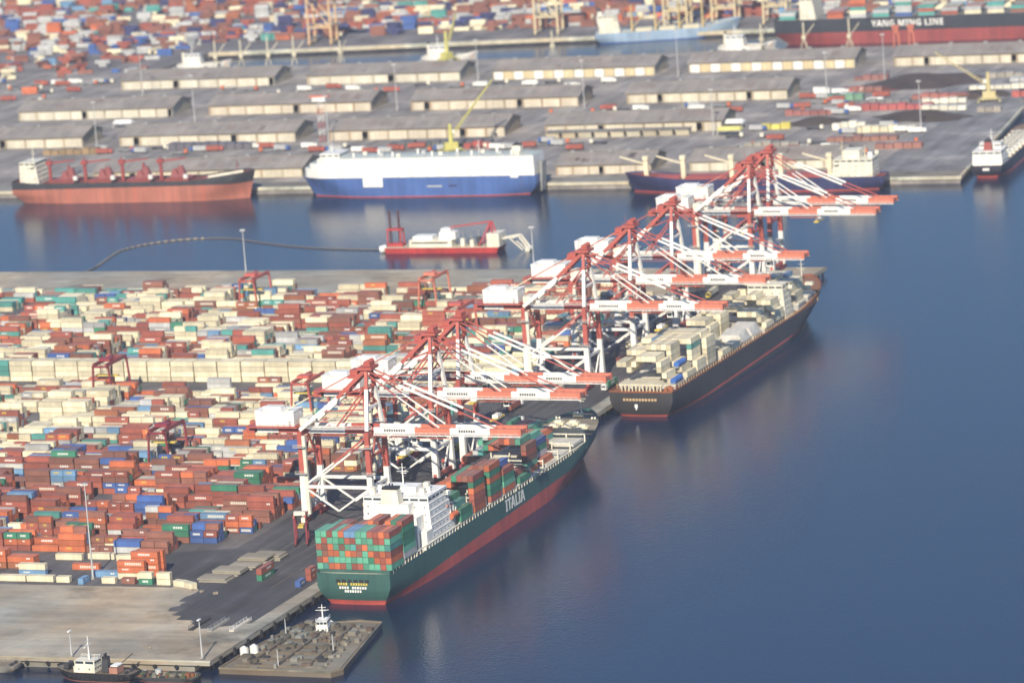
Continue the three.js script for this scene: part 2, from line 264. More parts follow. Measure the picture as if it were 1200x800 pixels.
// the regular blocks
{
  const R = rng(2031), blocks = []; let u = 152;
  const zoneOf = u => u < 292 ? 'red' : u < 455 ? 'mix' : 'back';
  while (u < 684) {
    if (u > 448 && u < 474) { blocks.push([480, 3, 'wall']); u = 497; continue; }
    const n = u < 200 ? 4 : 6; blocks.push([u, n, zoneOf(u)]); u += n * 2.7 + (u < 300 ? 7 : 6.2);
  }
  const heights = new Map();
  blocks.forEach(([u0, n, zone], bi) => {
    const right = -70 + 0.025 * u0 - (u0 < 160 ? 22 : u0 < 180 ? 8 : 0), left = -150 - 0.52 * (u0 - 104) - 55;
    const nS = Math.floor((right - left) / 12.75); const hs = []; let last;
    for (let s = 0; s < nS; s++) {
      let base = zone === 'wall' ? 4 : zone === 'red' ? pick(R, { 2: 3, 3: 5, 4: 2 }) : pick(R, { 1: 2, 2: 5, 3: 4, 4: 1 }); base = +base;
      const dom = s && R() < 0.42 ? last : pick(R, PZ[zone]), twin = zone !== 'wall' && R() < 0.16, col = []; last = dom;
      const gap = zone !== 'wall' && R() < 0.08;
      for (let r = 0; r < n; r++) {
        let h = gap ? 0 : Math.max(0, Math.min(5, base + (zone === 'wall' ? 0 : pick(R, { '-2': 1, '-1': 4, 0: 8, 1: 2 }) * 1)));
        if (zone === 'wall' && s < 2) h = 3;
        col.push({ h, dom: R() < 0.7 ? dom : pick(R, PZ[zone]), twin: R() < 0.85 ? twin : !twin && zone !== 'wall' });
      }
      hs.push(col);
    }
    for (let s = 0; s < nS; s++) for (let r = 0; r < n; r++) {
      const me = hs[s][r], x = right - 6.2 - s * 12.75, uu = u0 + r * 2.7;
      const keep = me.dom === 'cream' ? 0.86 : 0.58, cs = Array.from({ length: me.h }, () => R() < keep ? me.dom : pick(R, PZ[zone])); me.cs = cs;
      for (let t = 0; t < me.h; t++) {
        const front = r ? hs[s][r - 1].h : 0, side = s ? hs[s - 1][r].h : 0, other = s + 1 < nS ? hs[s + 1][r].h : 0, back = r + 1 < n ? hs[s][r + 1].h : 0;
        const seen = t === me.h - 1 || t >= front || t >= side;
        const cname = cs[t], shade = Math.floor(R() * 3), jit = (R() - 0.5) * 0.25;
        const mk = cname === 'cream' ? (R() < 0.12 ? 3 : 0) : R() < 0.42 ? 1 + Math.floor(R() * 6) : 0;
        if (!seen && t < other && t < back) continue;
        const big = (t >= front ? 2.6 : 0) + (t === me.h - 1 ? 0.6 : 0) + (t >= side ? 0.25 : 0);
        for (const d of me.twin ? [-3.1, 3.1] : [0]) yard.push({ v: x + d + jit, u: uu, h: 4.02 + t * CH, len: me.twin ? L20 : L40, col: d > 0 && R() < 0.5 ? pick(R, PZ[zone]) : cname, mark: mk, shade, tier: t, turn: 0, where: null, zone, big, below: cs[t - 1], above: cs[t + 1], beside: s ? hs[s - 1][r].cs?.[t] : null, front: r ? hs[s][r - 1].cs?.[t] : null });
      }
    }
  });
}
{
  const solo = yard.filter(c => c.solo), rest = yard.filter(c => !c.solo);
  const inView = c => c.v > -150 - 0.52 * (c.u - 104) + 2;
  rest.forEach(c => { c.score = inView(c) && c.big > 1 ? c.big * (c.len / 12) / (1 + c.u / 900) ** 2 - c.u / 60 : -99; });
  rest.sort((p, q) => q.score - p.score);
  const more = c => { const n = `${PAL[c.col][1]} short container ${near(c)}, dense yard`.split(' ').length, a = c.beside ? `, beside ${short[c.beside]} one` : ', at the row end', b = c.front ? `, behind ${short[c.front]} one` : ''; const k = a.trim().split(' ').length, j = b ? b.trim().split(' ').length : 0; return n + k + j <= 16 ? a + b : n + k <= 16 ? a : ''; };
  const nSolo = 300 - solo.length, lone = rest.slice(0, nSolo), many = rest.slice(nSolo);
  const short = { brick: 'a red', brown: 'a brown', orange: 'an orange', rust: 'a tan', cream: 'a cream', green: 'a green', teal: 'a teal', blue: 'a blue', sky: 'a pale blue', navy: 'a navy', grey: 'a grey' };
  const near = c => (c.below ? `on ${short[c.below]} one` : 'on the ground') + (c.above ? `, under ${short[c.above]} one` : ', topmost');
  for (const c of solo) container(c.col, c.len, c.mark, c.shade, c.v, c.u, c.h, c.turn, `${PAL[c.col][1]} ${c.len < 8 ? 'short' : 'long'} container ${c.where}, ${c.cols > 1 ? near(c) : 'standing alone'}`, `containers ${c.where}`);
  for (const c of lone) container(c.col, c.len, c.mark, c.shade, c.v, c.u, c.h, c.turn, `${PAL[c.col][1]} ${c.len < 8 ? 'short' : 'long'} container ${near(c)}${more(c)}, dense yard`, 'containers in the dense yard rows');
  const m = new MB();
  for (const c of many) boxInto(m, c.len, mixc(tone(PAL[c.col][0], [0.8, 1, 1.18][c.shade]), [0.2, 0.17, 0.15], 0.08), MARKS[c.mark] && c.len < 8 ? { ...MARKS[c.mark], w: 3, x: 0 } : MARKS[c.mark], V(c.v, c.h, -c.u), c.turn);
  tag(m.put('stacked_containers', scene, M.paint), 'mass of stacked shipping containers filling the terminal yard behind the near rows', 'containers', null, 'stuff');
  console.log('yard', yard.length, 'merged', many.length, 'tris', m.p.length / 9);
}
// ---------------------------------------------------------------- ships (local frame: stern at z = 0, bow towards -z, starboard +x, y = 0 at the waterline)
import { FontLoader } from 'three/addons/loaders/FontLoader.js';
import { TextGeometry } from 'three/addons/geometries/TextGeometry.js';
const FONT = await new FontLoader().loadAsync('fonts/droid/droid_sans_bold.typeface.json');
const solid = (g, col) => { const n = g.attributes.position.count, c = new Float32Array(n * 3); for (let i = 0; i < n; i++) c.set(col, i * 3); g.setAttribute('color', new THREE.BufferAttribute(c, 3)); return g; };
function lettering(text, size, parent, pos, turn, col, name = 'lettering', label) {
  const g = new TextGeometry(text, { font: FONT, size, depth: 0.06, curveSegments: 3 }); g.computeBoundingBox(); g.translate(-g.boundingBox.max.x / 2, 0, 0);
  const m = mesh(name, solid(g, col), M.paint, parent, label); m.position.copy(pos); m.rotation.y = turn; return m;
}
const sm = t => { t = Math.max(0, Math.min(1, t)); return t * t * (3 - 2 * t); };
function hullShape({ L, B, D, sheer = 4, rake = 9, transom = 0.94, full = 0, poop = 0, counter = 1.2, low = 0.5 }) {
  const deck = s => D + sheer * sm((s - 0.72) / 0.28) + poop * (1 - sm((s - 0.02) / 0.1));
  const at = (s, y) => {
    const top = deck(1), fy = Math.max(0, Math.min(1, y / D)), zs = Math.max(0, (0.42 - fy)) * counter * D, zb = L - rake * (1 - Math.min(1, Math.max(0, y) / top));
    const s0 = 0.64 + 0.17 * fy + full, s1 = 0.24 - 0.17 * fy; let w = 1;
    if (s > s0) { const t = (s - s0) / (1 - s0); w = 1 - Math.pow(t, 1.7 + 1.1 * fy); }
    if (s < s1) { const k = low + (transom - low) * Math.min(1, fy * 2); w = k + (1 - k) * Math.sin(s / s1 * Math.PI / 2); }
    return [w * B / 2, zs + s * (zb - zs)];
  };
  return { deck, at, L, B, D };
}
function hull(parent, H, bands, deckCol, bulwark = 1.1) {
  const S = []; for (let i = 0; i <= 48; i++) { const t = i / 48; S.push(t < 0.5 ? 0.5 * Math.pow(t * 2, 1.3) : 1 - 0.5 * Math.pow((1 - t) * 2, 1.6)); }
  for (const [name, y0, y1, col, rows = 3] of bands) {
    const pos = [], uv = [], idx = [];
    const lv = (y, s) => y === null ? H.deck(s) : typeof y === 'function' ? y(s) : y, Y = (s, j) => lv(y0, s) + (lv(y1, s) - lv(y0, s)) * j / rows;
    for (const side of [1, -1]) {
      const b0 = pos.length / 3;
      S.forEach(s => { for (let j = 0; j <= rows; j++) { const y = Y(s, j), [w, z] = H.at(s, y); pos.push(side * w, y, -z); uv.push(z + (side > 0 ? 0 : 31), y * 1.0); } });
      for (let i = 0; i + 1 < S.length; i++) for (let j = 0; j < rows; j++) { const a = b0 + i * (rows + 1) + j, b = a + rows + 1; side > 0 ? idx.push(a, b, b + 1, a, b + 1, a + 1) : idx.push(a, b + 1, b, a, a + 1, b + 1); }
    }
    const b0 = pos.length / 3; for (let j = 0; j <= rows; j++) { const y = Y(0, j), [w, z] = H.at(0, y); for (const x of [-1, -0.9, -0.5, 0, 0.5, 0.9, 1]) { pos.push(x * w, y, -z + 0.9 * (1 - Math.pow(Math.abs(x), 3))); uv.push(x * w, y); } }
    for (let j = 0; j < rows; j++) for (let k = 0; k < 6; k++) { const a = b0 + j * 7 + k; idx.push(a, a + 1, a + 8, a, a + 8, a + 7); }
    const g = new THREE.BufferGeometry(); g.setAttribute('position', new THREE.Float32BufferAttribute(pos, 3)); g.setAttribute('uv', new THREE.Float32BufferAttribute(uv, 2)); g.setIndex(idx); g.computeVertexNormals();
    mesh(name, solid(g, col), M.hull, parent);
  }
  const m = new MB(); for (let i = 0; i + 1 < S.length; i++) { const f = s => { const y = H.deck(s) - bulwark, [w, z] = H.at(s, H.deck(s)); return [V(w - 0.15, y, -z), V(-w + 0.15, y, -z)]; }; const [a, b] = f(S[i]), [c, d] = f(S[i + 1]); m.quad(b, a, c, d, deckCol, [0, S[i] * H.L]); }
  m.put('deck', parent, M.rough);
}
function rail(parent, pts, col = C.white, h = 1.1) { const m = new MB(); for (let i = 0; i + 1 < pts.length; i++) { const a = pts[i], b = pts[i + 1], n = Math.max(1, Math.round(a.distanceTo(b) / 3)); m.beam(a.clone().setY(a.y + h), b.clone().setY(b.y + h), 0.12, 0.12, col).beam(a.clone().setY(a.y + h / 2), b.clone().setY(b.y + h / 2), 0.08, 0.08, col); for (let k = 0; k <= n; k++) { const q = a.clone().lerp(b, k / n); m.beam(q, q.clone().setY(q.y + h), 0.1, 0.1, col); } } return m.put('railing', parent); }
function house(parent, { x = 0, z, y, w, d, tiers, th = 2.7, col = C.white, bridge = true, wings = 0 }) {       // z = aft face, block runs forward (to -z)
  for (let t = 0; t < tiers; t++) {
    const k = t === tiers - 1 && bridge, ww = w - t * 0.35, dd = d - t * 0.5, y0 = y + t * th;
    const blk = new MB().box(x - ww / 2, x + ww / 2, y0, y0 + th - 0.12, -z - dd, -z, col).box(x - ww / 2 - 0.15, x + ww / 2 + 0.15, y0 + th - 0.12, y0 + th, -z - dd - 0.2, -z + 0.2, tone(col, 0.97)).put(k ? 'bridge' : 'deckhouse', parent);
    const g = new MB(), n = Math.max(3, Math.round(ww / 4));
    for (let i = 0; i < n; i++) { const cx = x - ww / 2 + ww * (i + 0.5) / n, s = k ? ww / n * 0.42 : 0.28; for (const zz of [-z + 0.02, -z - dd - 0.02]) g.ctr(cx, y0 + 1.15, zz, 2 * s, k ? 0.9 : 0.55, 0.06, C.black); }
    const nd = Math.max(2, Math.round(dd / 4)); for (let i = 0; i < nd; i++) for (const sx of [-1, 1]) g.ctr(x + sx * (ww / 2 + 0.02), y0 + 1.15, -z - dd * (i + 0.5) / nd, 0.06, k ? 0.9 : 0.55, k ? dd / nd * 0.8 : 0.55, C.black);
    mesh('window_row', g.geo(), M.glass, blk);
    if (k && wings) new MB().box(x - wings / 2, x + wings / 2, y0 - 0.2, y0, -z - dd + 0.3, -z - dd + 3.4, col).box(x - wings / 2, x - wings / 2 + 0.3, y0, y0 + 1.2, -z - dd + 0.3, -z - dd + 3.4, col).box(x + wings / 2 - 0.3, x + wings / 2, y0, y0 + 1.2, -z - dd + 0.3, -z - dd + 3.4, col).box(x - wings / 2, x + wings / 2, y0, y0 + 1.1, -z - dd + 0.3, -z - dd + 0.5, col).put('bridge_wing', parent);
    else { const o = 0.05; if (t === tiers - 1 || t === 0) rail(blk, [V(x - ww / 2 - o, y0 + th, -z + 0.1), V(x + ww / 2 + o, y0 + th, -z + 0.1), V(x + ww / 2 + o, y0 + th, -z - dd)]); }
  }
  return y + tiers * th;
}
function mast(parent, x, z, y, h, col = C.white) { new MB().tube(V(x, y, -z), V(x, y + h, -z), 0.35, 0.14, col, 8).beam(V(x - 2.6, y + h * 0.62, -z), V(x + 2.6, y + h * 0.62, -z), 0.2, 0.2, col).beam(V(x - 1.6, y + h * 0.8, -z), V(x + 1.6, y + h * 0.8, -z), 0.18, 0.18, col).beam(V(x, y + h * 0.5, -z - 1.4), V(x, y + h * 0.72, -z), 0.18, 0.18, col).ctr(x, y + h * 0.5, -z - 1.2, 2.4, 0.25, 0.5, col).put('mast', parent); }
function funnel(parent, x, z, y, w, d, h, col, cap = C.black) { const f = new MB().prism([V(x - w / 2, y, -z + d / 2), V(x + w / 2, y, -z + d / 2), V(x + w / 2, y, -z - d / 2), V(x - w / 2, y, -z - d / 2), V(x - w * 0.4, y + h, -z + d * 0.44), V(x + w * 0.4, y + h, -z + d * 0.44), V(x + w * 0.4, y + h, -z - d * 0.34), V(x - w * 0.4, y + h, -z - d * 0.34)], col).put('funnel', parent); new MB().box(x - w * 0.41, x + w * 0.41, y + h, y + h + 0.9, -z - d * 0.35, -z + d * 0.45, cap).tube(V(x - 0.6, y + h + 0.9, -z), V(x - 0.6, y + h + 2.1, -z), 0.35, 0.35, cap).tube(V(x + 0.6, y + h + 0.9, -z), V(x + 0.6, y + h + 2.1, -z), 0.35, 0.35, cap).put('funnel_cap', f); }
function deckCrane(parent, x, z, y, h, col, jib, dir) { new MB().tube(V(x, y, -z), V(x, y + h, -z), 1.3, 1.0, col, 10).box(x - 1.8, x + 1.8, y + h, y + h + 2.6, -z - 1.8, -z + 1.8, tone(col, 1.05)).put('crane_post', parent); const tip = V(x + 0.6, y + h + (jib > 0 ? 3 : 9), -z - dir * Math.abs(jib)); new MB().beam(V(x - 1.1, y + h + 1.2, -z), tip, 0.5, 0.9, col).beam(V(x + 1.1, y + h + 1.2, -z), tip, 0.5, 0.9, col).beam(V(x, y + h + 4.5, -z), tip, 0.12, 0.12, C.dark).beam(V(x, y + h + 2.5, -z), V(x, y + h + 4.6, -z), 0.5, 0.5, col).put('crane_jib', parent); }
function hatches(parent, list, y, col) { for (const [z0, z1, w] of list) new MB().box(-w / 2, w / 2, y, y + 1.5, -z1, -z0, tone(col, 0.9)).box(-w / 2 - 0.3, w / 2 + 0.3, y + 1.5, y + 2.1, -z1 - 0.2, -z0 + 0.2, col).put('hatch_cover', parent); }
function bollards(parent, list, y, col) { const m = new MB(); for (const [x, z] of list) m.tube(V(x, y, -z), V(x, y + 1, -z), 0.45, 0.5, col, 8).tube(V(x + 1.4, y, -z), V(x + 1.4, y + 1, -z), 0.45, 0.5, col, 8); m.put('bollards', parent); }
function winch(parent, x, z, y, col) { new MB().tube(V(x - 1.6, y + 1, -z), V(x + 1.6, y + 1, -z), 0.9, 0.9, col, 10).ctr(x - 1.9, y, -z, 0.5, 2, 1.8, col).ctr(x + 1.9, y, -z, 0.5, 2, 1.8, col).ctr(x, y, -z, 5, 0.3, 2.4, tone(col, 0.8)).put('winch', parent); }
const NUM = ['one', 'two', 'three', 'four', 'five', 'six', 'seven', 'eight', 'nine'], ORD = ['first', 'second', 'third', 'fourth', 'fifth', 'sixth', 'seventh', 'eighth', 'ninth', 'tenth', 'eleventh', 'twelfth', 'thirteenth'];
function stowed(ship, origin, turn, spec, ids) {                           // containers standing on a ship: things of their own. spec: { z0, y, cols: [tier heights per row], pal, label }
  const { z0, y, rows, pal, label, group, R, full, x0 } = spec, c = Math.cos(turn), s = Math.sin(turn);
  rows.forEach((n, i) => { for (let t = 0; t < n; t++) {
    const vis = full || t === n - 1 || i === rows.length - 1 || t >= (rows[i + 1] ?? 0); const col = pick(R, pal), sh = Math.floor(R() * 3), mk = col === 'green' && R() < 0.7 ? 1 : R() < 0.3 ? 2 : 0; if (!vis) continue;
    const lx = x0 + i * 2.48, lz = -(z0 + L40 / 2);
    container(col, L40, mk, sh, origin.x + lx * c + lz * s, -(origin.z - lx * s + lz * c), origin.y + y + t * (CH + 0.01), turn - Math.PI / 2, `${PAL[col][1]} container, tier ${NUM[t]}, ${ORD[i]} from port, ${label}`, group, 'deck_container');
  } });
}
// ---- the green container ship alongside the near quay
{
  const B = 32.2, L = 268, [v, u] = Q(17, 93), ship = thing('container_ship', 'dark green container ship with white deckhouse and red waterline beside the near quay', 'ship', v, u, 0, ROT_Q);
  const H = hullShape({ L, B, D: 13.4, sheer: 6, rake: 12, transom: 0.98, low: 0.72, counter: 0.5 });
  hull(ship, H, [['boot_topping', -3, s => 2 + 6 * Math.pow(s, 0.6), C.boot, 3], ['hull', s => 2 + 6 * Math.pow(s, 0.6), null, C.hullgreen, 4]], [0.30, 0.27, 0.22]);
  lettering('ITALIA', 5.0, ship, V(B / 2 + 0.03, 7.6, -(227 - 93)), Math.PI / 2, C.white, 'lettering', 'white block letters on the green hull side');
  for (const [y, w, n, c] of [[8.6, 13, 12, C.yellow], [7.1, 12, 11, C.white], [5.7, 7.5, 7, C.white]]) { const m = new MB(); for (let i = 0; i < n; i++) if (i !== 4 || n < 10) m.ctr(-w / 2 + w * (i + 0.5) / n, y, 1.0, w / n * 0.68, 0.95, 0.16, c); m.put('stern_lettering', ship); }
  { const m = new MB(); for (let i = 0; i < 6; i++) m.ctr(-6.2 + i * 2.5, 9.7, 0.95, 1.7, 1.2, 0.2, C.black); m.put('mooring_port', ship); }
  new MB().tube(V(0, -2, -4.5), V(0, 2.2, -3.6), 1.7, 1.1, C.boot, 8).put('rudder_head', ship);
  // hatch coamings, lashing posts
  const bays = [[2, 14.6, 14.0], [15, 27.6, 15.2], [75, 87.6, 15.4], [90, 102.6, 15.4], [108, 120.6, 15.4], [123, 135.6, 15.4], [141, 153.6, 15.4], [156, 168.6, 15.4], [174, 186.6, 15.6], [189, 201.6, 16], [207, 219.6, 17]];
  for (const [z0, z1, y] of bays) { new MB().box(-14.6, 14.6, 12.2, y - 1.1, -z1 + 0.2, -z0 - 0.2, tone(C.ivory, 0.8)).box(-15.2, 15.2, y - 1.1, y, -z1, -z0, z0 < 30 ? C.hullgreen : mixc(C.ivory, C.grey, 0.35)).put('hatch_cover', ship); }
  for (let i = 0; i < 11; i++) { const z = bays[i][1] + 0.6, m = new MB(); for (const x of [-15.6, -7, 0, 7, 15.6]) m.ctr(x, 12.2, -z, 0.5, 7, 0.5, C.ivory); m.ctr(0, 18.4, -z, 31.6, 0.35, 0.9, C.ivory); m.put('lashing_bridge', ship); }
  { const m = new MB(); for (let z = 4; z < 222; z += 3.1) for (const s of [-1, 1]) m.ctr(s * 15.75, 12.3, -z, 0.3, 2.6, 0.3, C.ivory); m.box(15.3, 15.9, 14.9, 15.1, -222, -30, C.ivory).box(-15.9, -15.3, 14.9, 15.1, -222, -30, C.ivory); m.put('side_stanchions', ship); }
  const top = house(ship, { z: 46.9, y: 12.3, w: 30.6, d: 23, tiers: 7, th: 2.95, col: C.white, wings: 32 });
  new MB().box(-9, 12, 12.3, 26, -47, -39, C.white).box(-6, 8, 26, 31, -46.9, -41, C.white).put('engine_casing', ship); new MB().box(9, 15.2, 12.3, 20, -46.8, -41, C.white).put('side_house', ship); new MB().box(-15, -9.2, 12.3, 18, -46.8, -40, C.white).put('side_house', ship);
  new MB().box(-7, 7, top, top + 2.6, -60, -52, C.white).put('top_house', ship); for (const [x, z, h] of [[-11, 50, 3], [10, 52, 2.4], [-9, 58, 2], [9, 59, 3.2]]) new MB().ctr(x, top, -z, 2.2, h, 2.2, C.ivory).put('vent_house', ship);
  funnel(ship, 0, 43.5, 31, 8, 5, 6, C.ivory); mast(ship, 0, 56, top + 2.6, 9);
  new MB().tube(V(-10, top, -55), V(-10, top + 2.6, -55), 1.1, 1.1, C.white, 10).tube(V(11, top, -56), V(11, top + 2, -56), 0.8, 0.8, C.white, 10).put('radar_dome', ship);
  for (const s of [-1, 1]) { const boat = new MB(); boat.tube(V(s * 15.2, 20, -66.5), V(s * 15.2, 20, -73), 1.4, 1.2, C.orange, 8); boat.put('lifeboat', ship); new MB().beam(V(s * 13.4, 12.3, -67), V(s * 15.2, 22.6, -67), 0.4, 0.4, C.white).beam(V(s * 13.4, 12.3, -72.5), V(s * 15.2, 22.6, -72.5), 0.4, 0.4, C.white).put('davit', ship); }
  new MB().tube(V(13, 12.3, -74), V(13, 24, -74), 0.7, 0.6, C.white, 8).beam(V(13, 23, -74), V(15, 25, -64), 0.6, 0.7, C.coral).put('provision_crane', ship);
  // foredeck
  new MB().beam(V(-13, 18, -224), V(13, 18, -224), 0.4, 4.5, C.cream).put('breakwater', ship);
  for (let i = 0; i < 4; i++) for (let k = 0; k < 3 - (i > 2); k++) new MB().ctr(-7 + k * 7 + i * 0.4, 15.6 + i * 0.5, -(228 + i * 5.4), 5.4, 1.2, 3.2, C.cream).ctr(-7 + k * 7 + i * 0.4, 16.8 + i * 0.5, -(228 + i * 5.4), 3, 0.8, 2, C.ivory).put('mooring_winch', ship);
  winch(ship, 0, 254, 18.3, C.cream); mast(ship, 0, 258, 18.3, 12, C.ivory); bollards(ship, [[-9, 250], [8, 250], [-4, 260]], 18.3, C.ivory);
  const G = { mint: 30, green: 16, teal: 6, brick: 17, orange: 16, brown: 10, grey: 3, blue: 3 };
  const R = rng(99);
  const o = ship.position.clone();
  stowed(ship, o, ROT_Q, { z0: 2.2, y: 14.02, x0: -14.88, rows: Array(13).fill(6), full: true, pal: { mint: 42, green: 3, teal: 8, brick: 20, orange: 22, brown: 8, sky: 2 }, R, label: 'green ship stern stack', group: 'containers stacked on the green ship stern' });
  stowed(ship, o, ROT_Q, { z0: 15.2, y: 15.22, x0: -14.88, rows: [5, 5, 5, 4, 5, 5, 5, 6, 6, 5, 6, 6, 6], pal: G, R, label: 'second bay from the green stern', group: 'containers in the second bay of the green ship' });
  const MID = [[75.2, 15.42, [2, 2, 2, 3, 2, 2, 2, 3, 4, 4, 4, 3, 2]], [90.2, 15.42, [1, 0, 2, 2, 3, 4, 4, 5, 5, 6, 6, 6, 6]], [108.2, 15.42, [1, 1, 1, 2, 2, 4, 4, 5, 5, 5, 6, 6, 6]], [123.2, 15.42, [0, 0, 1, 2, 2, 3, 3, 3, 3, 4, 4, 5, 4]], [141.2, 15.42, [1, 1, 1, 1, 1, 1, 0, 0, 0, 1, 1, 2, 1]], [156.2, 15.42, [3, 3, 4, 4, 5, 5, 5, 6, 6, 6, 6, 5, 0]], [174.2, 15.62, [4, 5, 5, 5, 5, 5, 5, 5, 5, 5, 4, 1, 0]], [189.2, 16.02, [4, 4, 4, 4, 4, 4, 3, 3, 2, 0, 0, 0, 0]], [207.2, 17.02, [0, 3, 3, 3, 3, 2, 2, 0, 0, 0, 0, 0, 0]]];
  MID.forEach(([z0, y, rows], i) => stowed(ship, o, ROT_Q, { z0, y, x0: -14.88, rows, pal: i === 1 || i === 2 ? { orange: 45, brick: 30, brown: 10, green: 15 } : G, R, label: `bay ${NUM[i]} ahead of the white deckhouse`, group: 'containers ahead of the white deckhouse on the green ship' }));
}
// ---- the black container ship beyond it
const ROT_Q2 = ROT_Q - 0.013;
{
  const B = 32.2, L = 250, [v, u] = Q(18.3, 424), ship = thing('container_ship', 'black container ship with thin red waterline stripe and cream cargo beyond the green ship', 'ship', v, u, 0, ROT_Q2);
  const H = hullShape({ L, B, D: 13, sheer: 6, rake: 12, transom: 0.97, low: 0.68, counter: 0.6 });
  hull(ship, H, [['boot_topping', -3, s => 0.2 + 3.4 * s, C.dark, 2], ['waterline_stripe', s => 0.2 + 3.4 * s, s => 1.3 + 3.6 * s, C.boot, 1], ['hull', s => 1.3 + 3.6 * s, 12.2, [0.052, 0.049, 0.050], 3], ['bulwark', 12.2, null, tone(C.rust, 0.8), 1]], [0.34, 0.16, 0.09]);
  { const m = new MB(); for (let i = 0; i < 11; i++) m.ctr(-8 + i * 1.55, 8.4, 1.05, 1.05, 1.1, 0.16, C.buff); m.put('stern_lettering', ship); const a = new MB().ctr(-2.2, 5.2, 1.1, 1.4, 1.6, 0.2, C.white).ctr(-2.2, 4.2, 1.1, 0.6, 1, 0.2, C.white); a.put('stern_emblem', ship); }
  // mooring deck with arched cream canopy
  { const m = new MB(); for (let i = 0; i < 12; i++) m.ctr(-9.5 + i * 1.75, 12, -0.9, 0.5, 3.2, 0.5, C.cream); m.ctr(0, 15.2, -2, 21, 0.5, 3, C.cream); m.put('stern_arcade', ship); }
  { const m = new MB(); for (let i = 0; i < 9; i++) m.ctr(-11 + i * 2.7, 12, -5.5, 0.8, 2, 1.6, C.buff); for (let i = 0; i < 5; i++) m.ctr(11.5 + (i % 2) * 2, 12, -3 - i * 2.4, 1.4, 1.8, 1.4, C.rust); m.put('mooring_gear', ship); }
  for (const [z0, z1, y] of [[9, 21.6, 14.2], [23, 35.6, 14.2], [37, 49.6, 14.2], [51, 63.6, 14.2], [72, 84.6, 14], [87, 99.6, 14], [104, 116.6, 14], [119, 131.6, 14], [136, 148.6, 14.3], [151, 163.4, 14.6], [188, 200, 16], [203, 215, 17]]) { new MB().box(-13.8, 13.8, 11.9, y - 1, -z1 + 0.2, -z0 - 0.2, C.light).box(-14.2, 14.2, y - 1, y, -z1, -z0, mixc(C.light, C.cream, 0.5)).put('hatch_cover', ship); }
  { const m = new MB(); for (let z = 10; z < 215; z += 3.4) for (const s of [-1, 1]) m.ctr(s * 15.4, 12, -z, 0.3, 2.1, 0.3, C.buff); m.put('side_stanchions', ship); }
  // ramped grey covers
  for (const [z0, x0, x1] of [[102, 1, 14.4], [118, 0.6, 14]]) new MB().prism([V(x0, 14.2, -z0), V(x1, 14.2, -z0), V(x1, 14.2, -z0 - 13), V(x0, 14.2, -z0 - 13), V(x0 + 2, 17.6, -z0 - 1), V(x1 - 2, 17.6, -z0 - 1), V(x1 - 2, 19, -z0 - 11), V(x0 + 2, 19, -z0 - 11)], mixc(C.light, C.cream, 0.25)).put('lifted_hatch_cover', ship);
  const top = house(ship, { x: 4, z: 168, y: 12, w: 20, d: 12, tiers: 6, th: 2.9, col: C.ivory, wings: 24 }); mast(ship, 4, 174, top, 8); funnel(ship, -9, 172, 12, 5, 5, 15, C.cream);
  for (let i = 0; i < 3; i++) for (let k = 0; k < 3; k++) new MB().ctr(-6 + k * 6, 15 + i, -(218 + i * 6), 4, 1.6, 3, C.ivory).put('mooring_winch', ship);
  new MB().box(-11, 11, 15, 19.5, -217.4, -216.8, C.ivory).put('breakwater', ship); mast(ship, 0, 236, 17.8, 11, C.ivory);
  const R = rng(7), o = ship.position.clone(), W = { cream: 96, teal: 1.5, sky: 1.5, orange: 1 };
  const bays = [[9.2, 14.22, [4, 4, 3, 4, 5, 5, 5, 5, 4, 2, 1, 0]], [23.2, 14.22, [5, 5, 5, 5, 6, 6, 6, 6, 6, 3, 2, 1]], [37.2, 14.22, [5, 6, 6, 6, 6, 6, 6, 6, 6, 6, 6, 2]], [51.2, 14.22, [5, 5, 6, 6, 6, 6, 6, 6, 6, 6, 6, 5]], [72.2, 14.02, [4, 4, 4, 3, 3, 3, 2, 2, 2, 1, 0, 1]], [87.2, 14.02, [3, 3, 3, 3, 2, 2, 2, 1, 0, 0, 1, 1]], [104.2, 14.02, [4, 4, 4, 4, 3]], [119.2, 14.02, [4, 5, 4, 4, 4]], [136.2, 14.32, [4, 4, 4, 4, 4, 4, 3, 3, 3, 3, 2, 1]], [151.2, 14.62, [4, 5, 5, 4, 4, 4, 5, 5, 4, 4, 4, 2]], [188.2, 16.02, [4, 4, 5, 5, 5, 5, 5, 4, 4, 4, 2]], [203.2, 17.02, [0, 3, 4, 4, 4, 4, 4, 3, 3, 0]]];
  bays.forEach(([z0, y, rows], i) => stowed(ship, o, ROT_Q2, { z0, y, x0: -13.6, rows, pal: W, R, label: `bay ${NUM[i]} of the black ship`, group: 'containers stowed on the black ship' }));
  for (const [x, z] of [[10.5, 26], [13, 14]]) { const [a, b] = [o.x + x * Math.cos(ROT_Q2) - z * Math.sin(ROT_Q2), o.z - x * Math.sin(ROT_Q2) - z * Math.cos(ROT_Q2)]; const t = thing('tank_container', x < 12 ? 'blue cylindrical tank lying among the cream containers on the black ship' : 'small blue cylindrical tank at the black ship stern corner', 'tank', a, -b, x < 12 ? 19.45 : 14.25, ROT_Q2); new MB().tube(V(0, 1.5, 5), V(0, 1.5, -5), 1.45, 1.45, [0.05, 0.16, 0.5], 14).put('tank', t); const f = new MB(); for (const zz of [-5, 0, 5]) f.ctr(0, 0, zz, 2.4, 0.5, 0.4, C.grey); f.put('cradle', t); }
}
